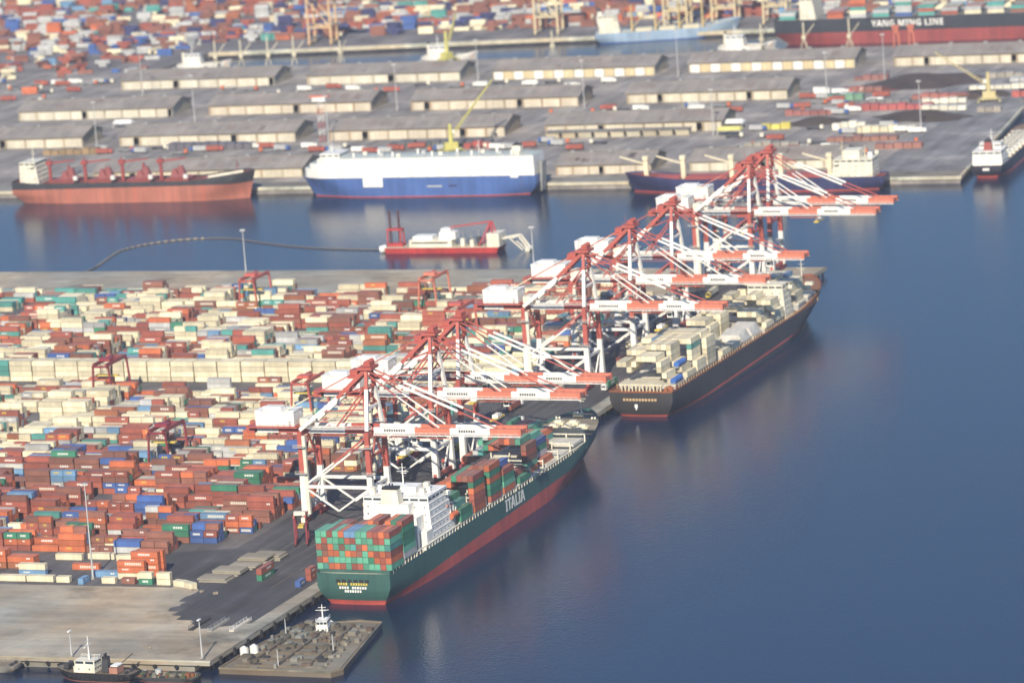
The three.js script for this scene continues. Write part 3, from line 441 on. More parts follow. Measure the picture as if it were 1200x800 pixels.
// ---------------------------------------------------------------- ship-to-shore gantry cranes (local x over the water, y = 0 on the quay)
function makeCrane() {
  const t = thing('gantry_crane', '', 'crane', 0, 0, 4, ROT_Q, 'red and white gantry cranes along the quay');
  const W = C.white, Rd = C.red, K = C.coral, X = -31, Z = 9;
  for (const x of [0, X]) {
    for (const z of [-Z, Z]) {
      const bg = new MB().ctr(x, 0.7, z, 1.3, 1.5, 9, C.maroon).ctr(x, 2.2, z, 1.1, 0.9, 4, Rd).put('bogie', t); const wh = new MB(); for (const d of [-3.6, -1.3, 1.3, 3.6]) wh.tube(V(x - 0.5, 0.5, z + d), V(x + 0.5, 0.5, z + d), 0.5, 0.5, C.dark, 10); wh.put('wheels', bg);
      new MB().prism([V(x - 1.4, 3, z + 1.2), V(x + 1.4, 3, z + 1.2), V(x + 1.4, 3, z - 1.2), V(x - 1.4, 3, z - 1.2), V(x - 1.15, 21, z + 1), V(x + 1.15, 21, z + 1), V(x + 1.15, 21, z - 1), V(x - 1.15, 21, z - 1)], W).put('lower_leg', t);
      new MB().prism([V(x - 1.1, 21, z + 0.97), V(x + 1.1, 21, z + 0.97), V(x + 1.1, 21, z - 0.97), V(x - 1.1, 21, z - 0.97), V(x - 0.95, 39.6, z * 0.98 + 0.9), V(x + 0.95, 39.6, z * 0.98 + 0.9), V(x + 0.95, 39.6, z * 0.98 - 0.9), V(x - 0.95, 39.6, z * 0.98 - 0.9)], Rd).put('upper_leg', t);
    }
    new MB().ctr(x, 3.1, 0, 1.5, 1.7, 2 * Z + 3, Rd).put('sill_beam', t);
    new MB().ctr(x, 37.6, 0, 1.3, 1.9, 2 * Z - 1.4, Rd).put('cross_beam', t);
    new MB().ctr(x, 15.2, 0, 1.0, 1.2, 2 * Z - 2, W).put('cross_beam', t);
    for (const s of [-1, 1]) { new MB().beam(V(x, 22, s * (Z - 0.9)), V(x, 36.8, -s * 0.2), 0.7, 0.7, Rd).put('side_brace', t); new MB().beam(V(x, 15.8, s * (Z - 1)), V(x, 5, s * 0.2), 0.6, 0.6, W).put('side_brace', t); }
    new MB().ctr(x, 28, 0, 0.9, 1.0, 2 * Z - 2, Rd).put('cross_beam', t);
    for (const y of [21.5, 33]) { const m = new MB().box(x - 2.6, x + 2.6, y, y + 0.2, Z + 1.05, Z + 2.4, C.light).put('leg_platform', t); rail(m, [V(x - 2.5, y + 0.2, Z + 2.3), V(x + 2.5, y + 0.2, Z + 2.3)], C.ivory, 1.1); }
  }
  for (const z of [-Z, Z]) {
    new MB().beam(V(X + 0.9, 15.8, z), V(-0.9, 15.8, z), 1.0, 1.3, W).put('portal_beam', t);
    new MB().beam(V(X + 0.8, 16.4, z), V(X + 15, 26.4, z), 0.8, 0.8, W).put('brace', t); new MB().beam(V(X + 15, 26.4, z), V(-0.8, 37.4, z), 0.8, 0.8, Rd).put('brace', t);
    new MB().beam(V(X + 0.8, 15.2, z), V(X / 2, 5.4, z), 0.7, 0.7, W).put('brace', t); new MB().beam(V(X / 2, 5.4, z), V(-0.8, 15.2, z), 0.7, 0.7, W).put('brace', t);
  }
  const seg = (m, z, list) => { for (const [x0, x1, c] of list) m.box(x0, x1, 37.9, 40.7, z - 0.75, z + 0.75, c); };
  for (const z of [-3.4, 3.4]) {
    const g = new MB(); seg(g, z, [[-53, -43, W], [-43, -29, Rd], [-29, -12, W], [-12, 1, Rd]]); g.put('girder', t);
    const b = new MB(); seg(b, z, [[1.2, 20, W], [20, 36, K], [36, 54, W], [54, 68, K]]);
    const boom = b.put('boom', t), w = new MB(); w.box(1.2, 68, 37.5, 37.75, z > 0 ? z + 0.75 : z - 1.8, z > 0 ? z + 1.8 : z - 0.75, W); w.put('walkway', boom);
    rail(boom, [V(2, 37.7, z * 1.5), V(67, 37.7, z * 1.5)], C.white, 1.1);
    const n = new MB(); for (const [x0, k] of [[6, 9], [40, 7]]) for (let i = 0; i < k; i++) if (z > 0) n.quad(V(x0 + i * 1.1, 39, z + 0.76), V(x0 + i * 1.1 + 0.75, 39, z + 0.76), V(x0 + i * 1.1 + 0.75, 40.1, z + 0.76), V(x0 + i * 1.1, 40.1, z + 0.76), C.dark); if (z > 0) n.put('boom_lettering', boom);
  }
  { const m = new MB(); for (const x of [8, 18, 28, 38, 48, 58, 67.3]) m.ctr(x, 38.6, 0, 1, 1.4, 5.3, x > 54 || (x > 20 && x < 36) ? K : W); m.put('boom_ties', t); }
  { const m = new MB(); for (const x of [-52.4, -38, -22, -8]) m.ctr(x, 38.6, 0, 1, 1.4, 5.3, Rd); m.put('girder_ties', t); }
  for (const z of [-3.4, 3.4]) { const m = new MB(); for (let i = 0; i < 8; i++) m.beam(V(20.5 + i * 2, 36.2, z), V(21.5 + i * 2, 37.9, z), 0.22, 0.22, K).beam(V(21.5 + i * 2, 37.9, z), V(22.5 + i * 2, 36.2, z), 0.22, 0.22, K); m.beam(V(20.5, 36.2, z), V(36.5, 36.2, z), 0.3, 0.3, K); m.put('boom_lattice', t); }
  { const m = new MB(); for (let i = 0; i < 26; i++) { const x0 = -48 + i * 2.3; m.beam(V(x0, 37.2, 5.8), V(x0 + 1.15, 35.4, 5.8), 0.14, 0.14, C.dark).beam(V(x0 + 1.15, 35.4, 5.8), V(x0 + 2.3, 37.2, 5.8), 0.14, 0.14, C.dark); } m.beam(V(-48, 37.3, 5.8), V(12, 37.3, 5.8), 0.2, 0.2, Rd); m.put('cable_festoon', t); }
  for (const z of [-7, 7]) { const m = new MB().box(-31, 2, 40.75, 40.95, z > 0 ? 6.6 : -8, z > 0 ? 8 : -6.6, C.light).put('girder_walkway', t); rail(m, [V(-31, 40.95, z * 1.12), V(2, 40.95, z * 1.12)], C.ivory, 1.1); }
  // mast, apex, stays
  for (const z of [-1, 1]) {
    new MB().beam(V(0, 40, z * 8.4), V(-0.6, 57, z * 4.2), 1.5, 1.5, W).put('mast_leg', t); new MB().beam(V(-0.6, 57, z * 4.2), V(-0.9, 65.5, z * 2.4), 1.4, 1.4, Rd).put('mast_leg', t);
    new MB().beam(V(X, 40.2, z * 8.4), V(X + 17, 53.5, z * 5), 1.6, 1.6, W).put('back_leg', t); new MB().beam(V(X + 17, 53.5, z * 5), V(-1.2, 65.2, z * 2.4), 1.6, 1.6, Rd).put('back_leg', t);
    new MB().beam(V(-52, 41, z * 3.4), V(-28, 53, z * 3), 0.45, 0.45, C.cream).beam(V(-28, 53, z * 3), V(-2, 66, z * 2.4), 0.45, 0.45, Rd).put('back_tie', t);
    for (const [xe, ye] of [[31, 40.9], [57, 40.9]]) { const a = V(0, 65.5 - (xe > 40 ? 1 : 2.5), z * 2.6), b = V(xe, ye, z * 3.4), q = k => a.clone().lerp(b, k), m = new MB(); xe < 40 ? m.beam(q(0), q(0.4), 0.4, 0.5, Rd).beam(q(0.4), q(1), 0.45, 0.55, W) : m.beam(q(0), q(0.24), 0.4, 0.5, Rd).beam(q(0.24), q(0.7), 0.7, 0.9, W).beam(q(0.7), q(1), 0.4, 0.5, Rd); m.put('fore_stay', t); }
    new MB().beam(V(-0.3, 49, z * 6.2), V(X + 9.5, 47.8, z * 6.6), 0.5, 0.5, Rd).put('mast_tie', t);
  }
  for (const k of [0.22, 0.45, 0.68, 0.86]) { const q = (z) => V(X, 40.2, z * 8.4).lerp(V(-1.2, 65.2, z * 2.4), k); new MB().beam(q(-1), q(1), 0.8, 0.8, k > 0.5 ? Rd : W).put('back_cross_beam', t); }
  for (const s of [-1, 1]) { new MB().beam(V(X + 17, 53.5, s * 5), V(-0.8, 58, -s * 4), 0.5, 0.5, Rd).put('apex_brace', t); new MB().beam(V(-0.4, 49, s * 6), V(-0.8, 57.5, -s * 4), 0.5, 0.5, Rd).put('apex_brace', t); new MB().beam(V(-16, 40.7, s * 3.4), V(-1, 58, s * 4), 0.6, 0.6, Rd).put('apex_brace', t); }
  new MB().box(-9, -3.6, 61.6, 62.8, -4, 4, Rd).put('hoist_platform', t); new MB().box(-8.4, -5, 62.8, 65, -2.6, 2.6, Rd).put('hoist_winch', t);
  new MB().ctr(-0.3, 48.4, 0, 0.8, 1, 12, W).put('mast_cross_beam', t); new MB().ctr(-0.6, 56.6, 0, 0.9, 1, 8.6, Rd).put('mast_cross_beam', t);
  { const p = new MB().ctr(-1, 65.2, 0, 6.4, 1.2, 8.4, Rd).ctr(-0.4, 66.4, 0, 3, 2.0, 5, Rd).put('apex_platform', t); for (const z of [-2.4, -0.8, 0.8, 2.4]) new MB().tube(V(0, 68.2, z - 0.25), V(0, 68.2, z + 0.25), 1.1, 1.1, C.red, 12).put('sheave', p); rail(p, [V(-4.1, 66.4, 4), V(2.1, 66.4, 4), V(2.1, 66.4, -4), V(-4.1, 66.4, -4)], C.red, 1.1); new MB().tube(V(-3, 66.4, 2), V(-3, 72, 2), 0.12, 0.06, C.red, 6).put('aerial', p); }
  // machinery house, electrical room, operator cab, trolley, spreader
  { const h = new MB().box(-53, -35, 40.9, 47, -5, 5, W).box(-53.2, -34.8, 47, 47.4, -5.2, 5.2, W).box(-50, -42, 47.4, 48.6, -2.4, 2.4, W).put('machinery_house', t); new MB().ctr(-37, 41, 5.02, 1.2, 2.2, 0.08, C.light).put('door', h); new MB().box(-56, -33, 40.4, 40.8, -7, 7, Rd).put('house_floor', h); rail(h, [V(-55.8, 40.8, 6.9), V(-33.2, 40.8, 6.9), V(-33.2, 40.8, -6.9)], Rd, 1.1); }
  new MB().box(-58, -54.2, 37.6, 40.4, -4.4, 4.4, Rd).put('counterweight', t);
  new MB().box(-32.8, -28.8, 41, 44, -4, 4, C.ivory).put('electrical_room', t);
  { const x = 13, tr = new MB().box(x - 3.4, x + 3.4, 36.6, 37.8, -4.2, 4.2, Rd).put('trolley', t); const cab = new MB().box(x + 4, x + 6.6, 33.6, 36.6, -1.4, 1.4, W).box(x + 3, x + 6.6, 36.6, 37.2, -1.4, 1.4, Rd).put('operator_cab', t); mesh('window', new MB().box(x + 6.55, x + 6.7, 34, 36, -1.2, 1.2, C.black).box(x + 4.3, x + 6.3, 34.2, 35.8, 1.35, 1.46, C.black).geo(), M.glass, cab);
    const c = new MB(); for (const dx of [-2, 2]) for (const z of [-1.2, 1.2]) c.beam(V(x + dx * 1.2, 36.8, z * 2.2), V(x + dx * 0.6, 30, z), 0.12, 0.12, C.dark); c.put('hoist_ropes', t); new MB().box(x - 1.3, x + 1.3, 28.6, 30, -2.6, 2.6, W).box(x - 1.2, x + 1.2, 27.9, 28.6, -6, 6, C.yellow).put('spreader', t); }
  { const m = new MB(); for (let i = 0; i < 9; i++) { const y = 4 + i * 3.9, s = i % 2 ? 1 : -1; m.beam(V(X - 1.8, y, -Z + s * 1.6), V(X - 1.8, y + 3.9, -Z - s * 1.6), 0.8, 0.25, C.light).ctr(X - 1.8, y + 3.9, -Z - s * 2.2, 1.4, 0.15, 1.4, C.light); } m.put('stairs', t); }
  new MB().ctr(X + 1.6, 3.8, Z, 1.6, 34, 1.4, C.ivory).put('lift_shaft', t);
  return t;
}
{
  const L = ['first gantry crane from the green ship stern, over its white deckhouse', 'gantry crane reaching over the green ship bow stacks, second along the quay', 'third gantry crane along the quay, beside the green ship bow', 'gantry crane over the black ship stern, fourth along the quay', 'fifth gantry crane along the quay, over the black ship midbody', 'sixth gantry crane along the quay, over the black ship foredeck', 'seventh gantry crane along the quay, last but one', 'gantry crane at the far end of the quay, tallest against the channel'];
  let proto; [214, 284, 316, 474, 538, 599, 721, 753].forEach((b, i) => { const [v, u] = Q(-23, b), l = `red and white ${L[i]}`.split(' ').slice(0, 16).join(' '); if (!i) { proto = makeCrane(); proto.position.set(v, 4, -u); proto.userData.label = l; } else { const c = dup(proto, v, u, 4, ROT_Q, l), dx = [0, 14, -9, 22, 5, 30, -18, 12][i]; for (const k of c.children) if (['trolley', 'operator_cab', 'hoist_ropes', 'spreader'].includes(k.name)) k.position.x += dx; } });
}
// ---------------------------------------------------------------- rubber-tyred yard cranes
function makeYardCrane(col) {
  const t = thing('yard_crane', '', 'crane', 0, 0, 4, 0, 'rubber tyred cranes over the container yard'), Z = 10.5, X = 5.4;     // spans rows along z, travels along x
  for (const z of [-Z, Z]) { for (const x of [-X, X]) { new MB().beam(V(x, 1.6, z), V(x * 0.75, 18, z), 0.8, 0.9, col).put('leg', t); const w = new MB(); for (const d of [-0.6, 0.6]) w.tube(V(x + d, 0.75, z - 0.4), V(x + d, 0.75, z + 0.4), 0.75, 0.75, C.black, 12); w.put('wheels', t); } new MB().ctr(0, 1.5, z, 2 * X + 1, 1, 0.9, col).put('sill_beam', t); new MB().ctr(0, 17.4, z, 2 * X * 0.75 + 1, 1, 0.9, col).put('tie_beam', t); }
  for (const x of [-3.4, 3.4]) new MB().box(x - 0.5, x + 0.5, 18, 19.6, -Z - 1, Z + 1, col).put('girder', t);
  new MB().box(-3, 3, 19.6, 21, 1, 6, tone(col, 1.2)).put('trolley', t); new MB().box(-2.4, -0.4, 15, 17.4, 2, 4, C.ivory).put('operator_cab', t); new MB().box(-6, 6, 12, 12.6, 2.4, 4.8, C.yellow).put('spreader', t);
  { const m = new MB(); for (const x of [-1.5, 1.5]) for (const z of [2.8, 4.4]) m.beam(V(x, 19.6, z), V(x * 1.6, 12.6, z), 0.12, 0.12, C.dark); m.put('hoist_ropes', t); }
  return t;
}
{
  const spots = [[-251, 442, 'maroon yard crane in front of the long cream container wall', C.maroon], [-157, 303, 'maroon yard crane astride mixed stacks behind the brick red rows', C.maroon], [-163, 655, 'orange yard crane near the bare concrete mole', C.coral], [-266, 655, 'red yard crane with pale trolley near the bare concrete mole', C.red], [-130, 405, 'red yard crane over mixed stacks behind the first gantry crane', C.red], [-118, 575, 'red yard crane over stacks behind the middle gantry cranes', C.red]];
  for (const [v, u, l, col] of spots) { const t = makeYardCrane(col); t.position.set(v, 4.02, -u); t.userData.label = l; }
}
// ---------------------------------------------------------------- straddle carrier beside the first crane
{
  const t = thing('straddle_carrier', 'maroon straddle carrier on the apron beside the first gantry crane', 'carrier', -36, 171, 4.02, 0.3);
  for (const x of [-2.4, 2.4]) { for (const z of [-4, 4]) new MB().beam(V(x, 1.2, z), V(x, 12, z * 0.85), 0.7, 0.8, C.maroon).put('leg', t); new MB().ctr(x, 1, 0, 0.8, 0.9, 10, C.maroon).put('sill_beam', t); const w = new MB(); for (const z of [-4, -1.4, 1.4, 4]) w.tube(V(x - 0.3, 0.8, z), V(x + 0.3, 0.8, z), 0.8, 0.8, C.black, 10); w.put('wheels', t); new MB().ctr(x, 12, 0, 0.8, 0.9, 8.6, C.red).put('top_beam', t); }
  new MB().ctr(0, 12.2, -2, 5.4, 0.8, 2.4, C.red).ctr(0, 12.9, 1.6, 4.8, 1.4, 2.4, C.ivory).put('engine_deck', t); new MB().ctr(1.6, 10.2, 4.2, 1.6, 2, 1.6, C.ivory).put('cab', t); new MB().ctr(0, 7.5, 0, 2.3, 0.6, 6, C.yellow).put('spreader', t);
}
// ---------------------------------------------------------------- lamp posts
function makePole(h, head) { const t = thing('light_pole', '', 'light pole', 0, 0, 0, 0, 'tall light poles'); new MB().tube(V(0, 0, 0), V(0, h, 0), 0.42, 0.2, C.light, 8).put('pole', t); new MB().ctr(0, 0, 0, 1.4, 0.8, 1.4, C.concrete).put('footing', t); const m = new MB(); if (head) { m.tube(V(0, h, 0), V(0, h + 0.3, 0), 1.3, 1.3, C.light, 10); for (let i = 0; i < 6; i++) m.ctr(1.2 * Math.cos(i), h - 0.5, 1.2 * Math.sin(i), 0.6, 0.5, 0.6, C.white); } else m.ctr(0, h, 0, 0.9, 0.4, 2.2, C.white); m.put('lamp_head', t); return t; }
{
  const P = [[-103, 109, 4, 40, 'tall grey light pole rising from the low container row'], [-4.6, -1.6, 4.45, 15, 'white light pole at the quay corner by the derelict pontoon'], [-58.9, -2.6, 4, 10, 'short light pole on the quay behind the tug bow'], [-319.5, 763, 4, 24, 'light pole at the water edge of the bare mole'], [-147, 764, 4, 24, 'light pole at the mole edge near the cranes'], [-618, 1196, 4, 33, 'light pole before the second shed row, beside the bulk carrier house'], [-597, 1311, 4, 33, 'light pole between the third row sheds, left of the car carrier'], [-450, 1201, 4, 33, 'light pole beside the red and white mast among the sheds'], [-457, 1343, 4, 33, 'light pole at the dark shed gable in the third row'], [-447, 1477, 4, 30, 'light pole between sheds of the fourth row'], [-295, 1477, 4, 33, 'light pole before the basin with the pale blue ship'], [-149, 1352, 4, 33, 'light pole beside the dark coal yard'], [-47, 1213, 4, 33, 'light pole on the far road near the black tanker'], [-318, 1340, 4, 33, 'light pole near the third row shed gable above the car carrier stern'], [-131, 1432, 4, 33, 'light pole behind the dark coal heap'], [-186, 1215, 4, 30, 'light pole near the pale tents between the sheds'], [-697, 1440, 4, 33, 'light pole among trucks left of the fourth shed row']];
  for (const [v, u, h, len, l] of P) { const t = makePole(len, len > 20); t.position.set(v, h, -u); t.userData.label = l; }
}
// ---------------------------------------------------------------- hatch covers and beams lying on the apron
{
  const R = rng(31), spots = [[-49, 112, 2], [-47.5, 122, 3], [-45.5, 132, 2], [-43.5, 140, 4], [-40.5, 147, 3]];
  spots.forEach(([v, u, n], i) => { const t = thing('hatch_cover_pile', ['lowest pile of pale grey hatch covers at the apron end', 'pale hatch cover pile second from the low container row', 'thin pale hatch cover pile midway along the apron', 'tallest pale hatch cover pile on the dark apron', 'pale hatch cover pile closest to the straddle carrier'][i], 'hatch covers', v, u, 4.016, ROT_Q, 'grey hatch cover piles on the apron'); for (let k = 0; k < n; k++) { const dx = (R() - 0.5) * 1.6, dz = (R() - 0.5) * 1.6, m = new MB(), c = tone([0.42, 0.40, 0.35], 0.85 + R() * 0.3); m.ctr(dx, k * 0.75 + 0.08, dz, 12.5, 0.6, 8, c); for (let q = 0; q < 5; q++) m.ctr(dx - 5 + q * 2.5, k * 0.75, dz, 0.4, 0.08, 7.6, tone(c, 0.7)); m.put('hatch_cover', t, M.rough); } });
  for (const [v, u, c, l] of [[-27, 46, C.dark, 'long dark steel pontoon beam on the apron'], [-18.5, 45, tone(C.light, 0.9), 'long grey walkway section on the apron'], [-9.6, 46, C.white, 'long white gangway section near the quay edge']]) { const t = thing('steel_section', l, 'beam', v, u, 4.016, ROT_Q); new MB().ctr(0, 0, 0, 2, 0.5, 17, c).put('floor', t, M.rough); for (const s of [-1, 1]) rail(t, [V(s * 0.95, 0.5, 8), V(s * 0.95, 0.5, -8)], c, 1); }
  for (const [v, u, s] of [[-47, 93, 1.2], [-40, 91, 1.4], [-52, 95, 1], [-33, 12, 1.4]]) { const m = new THREE.IcosahedronGeometry(s, 1), p = m.attributes.position; for (let i = 0; i < p.count; i++) { const k = 0.8 + 0.3 * Math.sin(p.getX(i) * 3 + p.getZ(i) * 5 + p.getY(i) * 4); p.setXYZ(i, p.getX(i) * k, p.getY(i) * k * 0.7, p.getZ(i) * k); } m.computeVertexNormals(); const o = mesh('rubble_heap', solid(m, C.sand), M.rough, scene); o.position.set(v, 4.2, -u); tag(o, 'small pale rubble heap at the edge of the dusty apron', 'rubble', 'rubble heaps by the apron'); }
}
// ---------------------------------------------------------------- derelict pontoon at the quay corner
{
  const t = thing('derelict_pontoon', 'rusty grey derelict pontoon with cluttered deck moored at the quay corner', 'pontoon', 0, 0, 0, 0), R = rng(17);
  const out = [[4, -6], [50, -7], [53, -2], [43, 62], [33, 63.5], [10.5, 55], [8.5, 42], [5, 18]];
  new MB().slab(out.map(pt), -2, 1.9, [0.20, 0.165, 0.13]).put('hull', t, M.rough);
  new MB().slab(out.map(([v, u]) => pt([23 + (v - 23) * 0.95, 26 + (u - 26) * 0.97])), 1.9, 2.15, [0.27, 0.24, 0.19]).put('deck', t, M.rough);
  for (let i = 0; i < 7; i++) { const u = -2 + i * 9; new MB().beam(V(9 + i * 0.6, 2.5, -u), V(46 - i * 1.2, 2.5, -u), 0.9, 0.6, tone([0.22, 0.19, 0.15], 0.7 + R() * 0.6)).put('deck_beam', t, M.rough); }
  for (let i = 0; i < 3; i++) new MB().beam(V(14 + i * 12, 2.7, 0), V(15 + i * 9.5, 2.7, -55), 0.8, 0.7, tone([0.2, 0.17, 0.14], 0.8 + i * 0.2)).put('deck_beam', t, M.rough);
  for (let i = 0; i < 110; i++) { const u = -4 + R() * 62, v = 8 + R() * (38 - Math.max(0, u - 40) * 0.2); const m = new MB(), c = [C.sand, [0.2, 0.13, 0.09], [0.17, 0.15, 0.12], C.dark, C.concrete, [0.4, 0.38, 0.34]][Math.floor(R() * 6)], s = 0.6 + R() * 2.2; m.ctr(v, 2.1, -u, s * (0.7 + R()), 0.4 + R() * 1.3, s * (0.7 + R()), tone(c, 0.8)); m.put('deck_scrap', t, M.rough); }
  for (const [v, u] of [[26.7, -2], [40, 20], [12, 40]]) new MB().tube(V(v, 2, -u), V(v, 9, -u), 0.3, 0.18, C.light, 6).put('post', t);
  const bulw = new MB(); out.forEach((q, i) => { const r = out[(i + 1) % out.length]; bulw.beam(V(q[0], 2.2, -q[1]), V(r[0], 2.2, -r[1]), 0.5, 0.7, [0.30, 0.26, 0.2]); }); bulw.put('coaming', t, M.rough);
  for (const [v, u] of [[6.5, 12.5], [9.3, 15.5]]) { const k = thing('white_tank', 'round white tank standing on the pontoon beside the quay', 'tank', v, u, 2.15, 0, 'white tanks on the pontoon'); new MB().tube(V(0, 0.2, 0), V(0, 3, 0), 1.7, 1.7, C.white, 16).tube(V(0, 3, 0), V(0, 3.6, 0), 1.7, 0.5, C.white, 16).put('shell', k); new MB().ctr(0, 0, 0, 3.2, 0.2, 3.2, C.dark).put('base', k); }
}
// ---------------------------------------------------------------- small craft
function smallBoat(name, label, cat, v, u, turn, { L, B, D, hullCol, band, deckCol = [0.2, 0.17, 0.14], extra }) {
  const t = thing(name, label, cat, v, u, 0, turn), H = hullShape({ L, B, D, sheer: D * 0.5, rake: L * 0.07, transom: 0.85 });
  hull(t, H, [['boot_topping', -1, 0.35, band, 1], ['hull', 0.35, null, hullCol, 3]], deckCol, 0.7); extra(t, H); return t;
}
smallBoat('white_workboat', 'small white workboat with mast beyond the derelict pontoon', 'boat', 25, 43, 0.2, { L: 17, B: 5.6, D: 2.2, hullCol: C.white, band: C.white, deckCol: C.ivory, extra: t => { const y = house(t, { z: 4, y: 1.5, w: 4.6, d: 7, tiers: 2, th: 2.4, col: C.white }); mast(t, 0, 7, y, 6); rail(t, [V(2.4, 1.6, -1), V(2.4, 1.6, -15), V(-2.4, 1.6, -15), V(-2.4, 1.6, -1)]); } });
smallBoat('tugboat', 'black tug with white wheelhouse and mast moored at the dusty quay', 'tug', -25.5, -17.5, Math.PI / 2 - 0.05, { L: 33, B: 10, D: 3.4, hullCol: C.black, band: C.brown, extra: (t, H) => { const y = house(t, { z: 15.5, y: 2.9, w: 5.8, d: 9, tiers: 2, th: 2.3, col: C.ivory }); mast(t, 0, 19, y, 9); funnel(t, 0, 12, 3, 2.6, 3, 5, C.dark); new MB().box(-2.6, 2.6, 2.9, 5.2, -9.5, -6, [0.42, 0.2, 0.14]).box(-2.2, 2.2, 5.6, 6, -9, -6, C.white).put('deck_store', t); winch(t, 0, 28, 4.1, C.dark); bollards(t, [[-2, 3], [2, 3]], 2.8, C.dark); const f = new MB(); for (let i = 0; i < 12; i++) for (const s of [-1, 1]) { const z = 3 + i * 2, w = H.at(z / 33, 2.6)[0]; f.tube(V(s * (w - 0.05), 2.1, -z), V(s * (w + 0.4), 2.1, -z), 0.6, 0.6, C.black, 10); } f.put('tyre_fenders', t); new MB().beam(V(1.5, 3, -10), V(3.2, 9.5, -2), 0.4, 0.4, C.dark).put('derrick', t); } });
smallBoat('deck_barge', 'low dark barge with green and brown deck clutter astern of the tug', 'barge', -1, -15.5, Math.PI / 2, { L: 27, B: 9, D: 1.9, hullCol: C.dark, band: C.brown, deckCol: [0.16, 0.16, 0.11], extra: t => { const R = rng(4); for (let i = 0; i < 46; i++) new MB().ctr((R() - 0.5) * 6.5, 1.25, -1.5 - R() * 21, 0.6 + R() * 1.6, 0.3 + R() * 1.1, 0.6 + R() * 1.6, tone([[0.12, 0.15, 0.07], C.rust, C.sand, C.dark][Math.floor(R() * 4)], 0.9)).put('deck_clutter', t, M.rough); new MB().tube(V(2.8, 1.3, -17), V(2.8, 3.2, -17), 1.3, 1.3, C.light, 10).put('tank', t); } });
smallBoat('moored_launch', 'grey launch with stern moored at the dusty quay ahead of the tug', 'boat', -78.5, -10, Math.PI / 2, { L: 26, B: 8, D: 3, hullCol: tone(C.concrete, 0.6), band: C.dark, deckCol: [0.3, 0.28, 0.24], extra: t => { house(t, { z: 10, y: 2.4, w: 5, d: 9, tiers: 1, col: C.ivory }); bollards(t, [[-2, 2], [1.5, 2]], 2.3, C.dark); } });
// ---------------------------------------------------------------- terminal tractors on the quay under the cranes
{
  const mk = (cab, box, nm) => { const t = thing('terminal_tractor', '', 'truck', 0, 0, 4.02, 0, 'terminal tractors under the cranes'); new MB().box(-1.25, 1.25, 0.9, 3.2, -9.6, -7.6, cab).put('cab', t); mesh('window', new MB().box(-1.05, 1.05, 2, 2.9, -9.66, -9.58, C.black).geo(), M.glass, t); new MB().box(-1.2, 1.2, 0.95, 1.35, -7.4, 6.2, C.dark).put('chassis', t); const w = new MB(); for (const z of [-8.6, -6.2, 3.6, 5]) for (const x of [-1.05, 1.05]) w.tube(V(x - 0.2, 0.55, z), V(x + 0.2, 0.55, z), 0.55, 0.55, C.black, 8); w.put('wheels', t); if (box) { const g = containerGeo(box, L40, 1, 1), m = mesh('load', g, M.paint, t); m.rotation.y = -Math.PI / 2; m.position.set(0, 1.37, 0.1); } return t; };
  const K = [[C.white, 'brick', 'white cab and brick red load'], [C.yellow, 'cream', 'yellow cab and cream load'], [C.white, 'green', 'white cab and green load'], [C.red, null, 'red cab and empty chassis']], P = K.map(k => mk(k[0], k[1])), at = [[-15, 180], [-36, 236], [-44, 262], [-33, 300], [-12, 330], [-40, 345], [-30, 385], [-12, 400], [-44, 420], [-34, 452], [-14, 470], [-40, 500], [-28, 525], [-36, 560], [-14, 590], [-42, 620], [-30, 650], [-38, 690], [-58, 330], [-60, 480]];
  at.forEach(([a, b], i) => { const [v, u] = Q(a, b), k = i % 4, l = `terminal tractor with ${K[k][2]} ${b < 370 ? 'beside the green ship' : b < 540 ? 'beside the black ship stern half' : 'beside the black ship bow half'}`, turn = ROT_Q + (i % 3 === 1 ? Math.PI : 0); if (i < 4) { P[k].position.set(v, 4.02, -u); P[k].rotation.y = turn; P[k].userData.label = l; } else dup(P[k], v, u, 4.02, turn, l); });
}
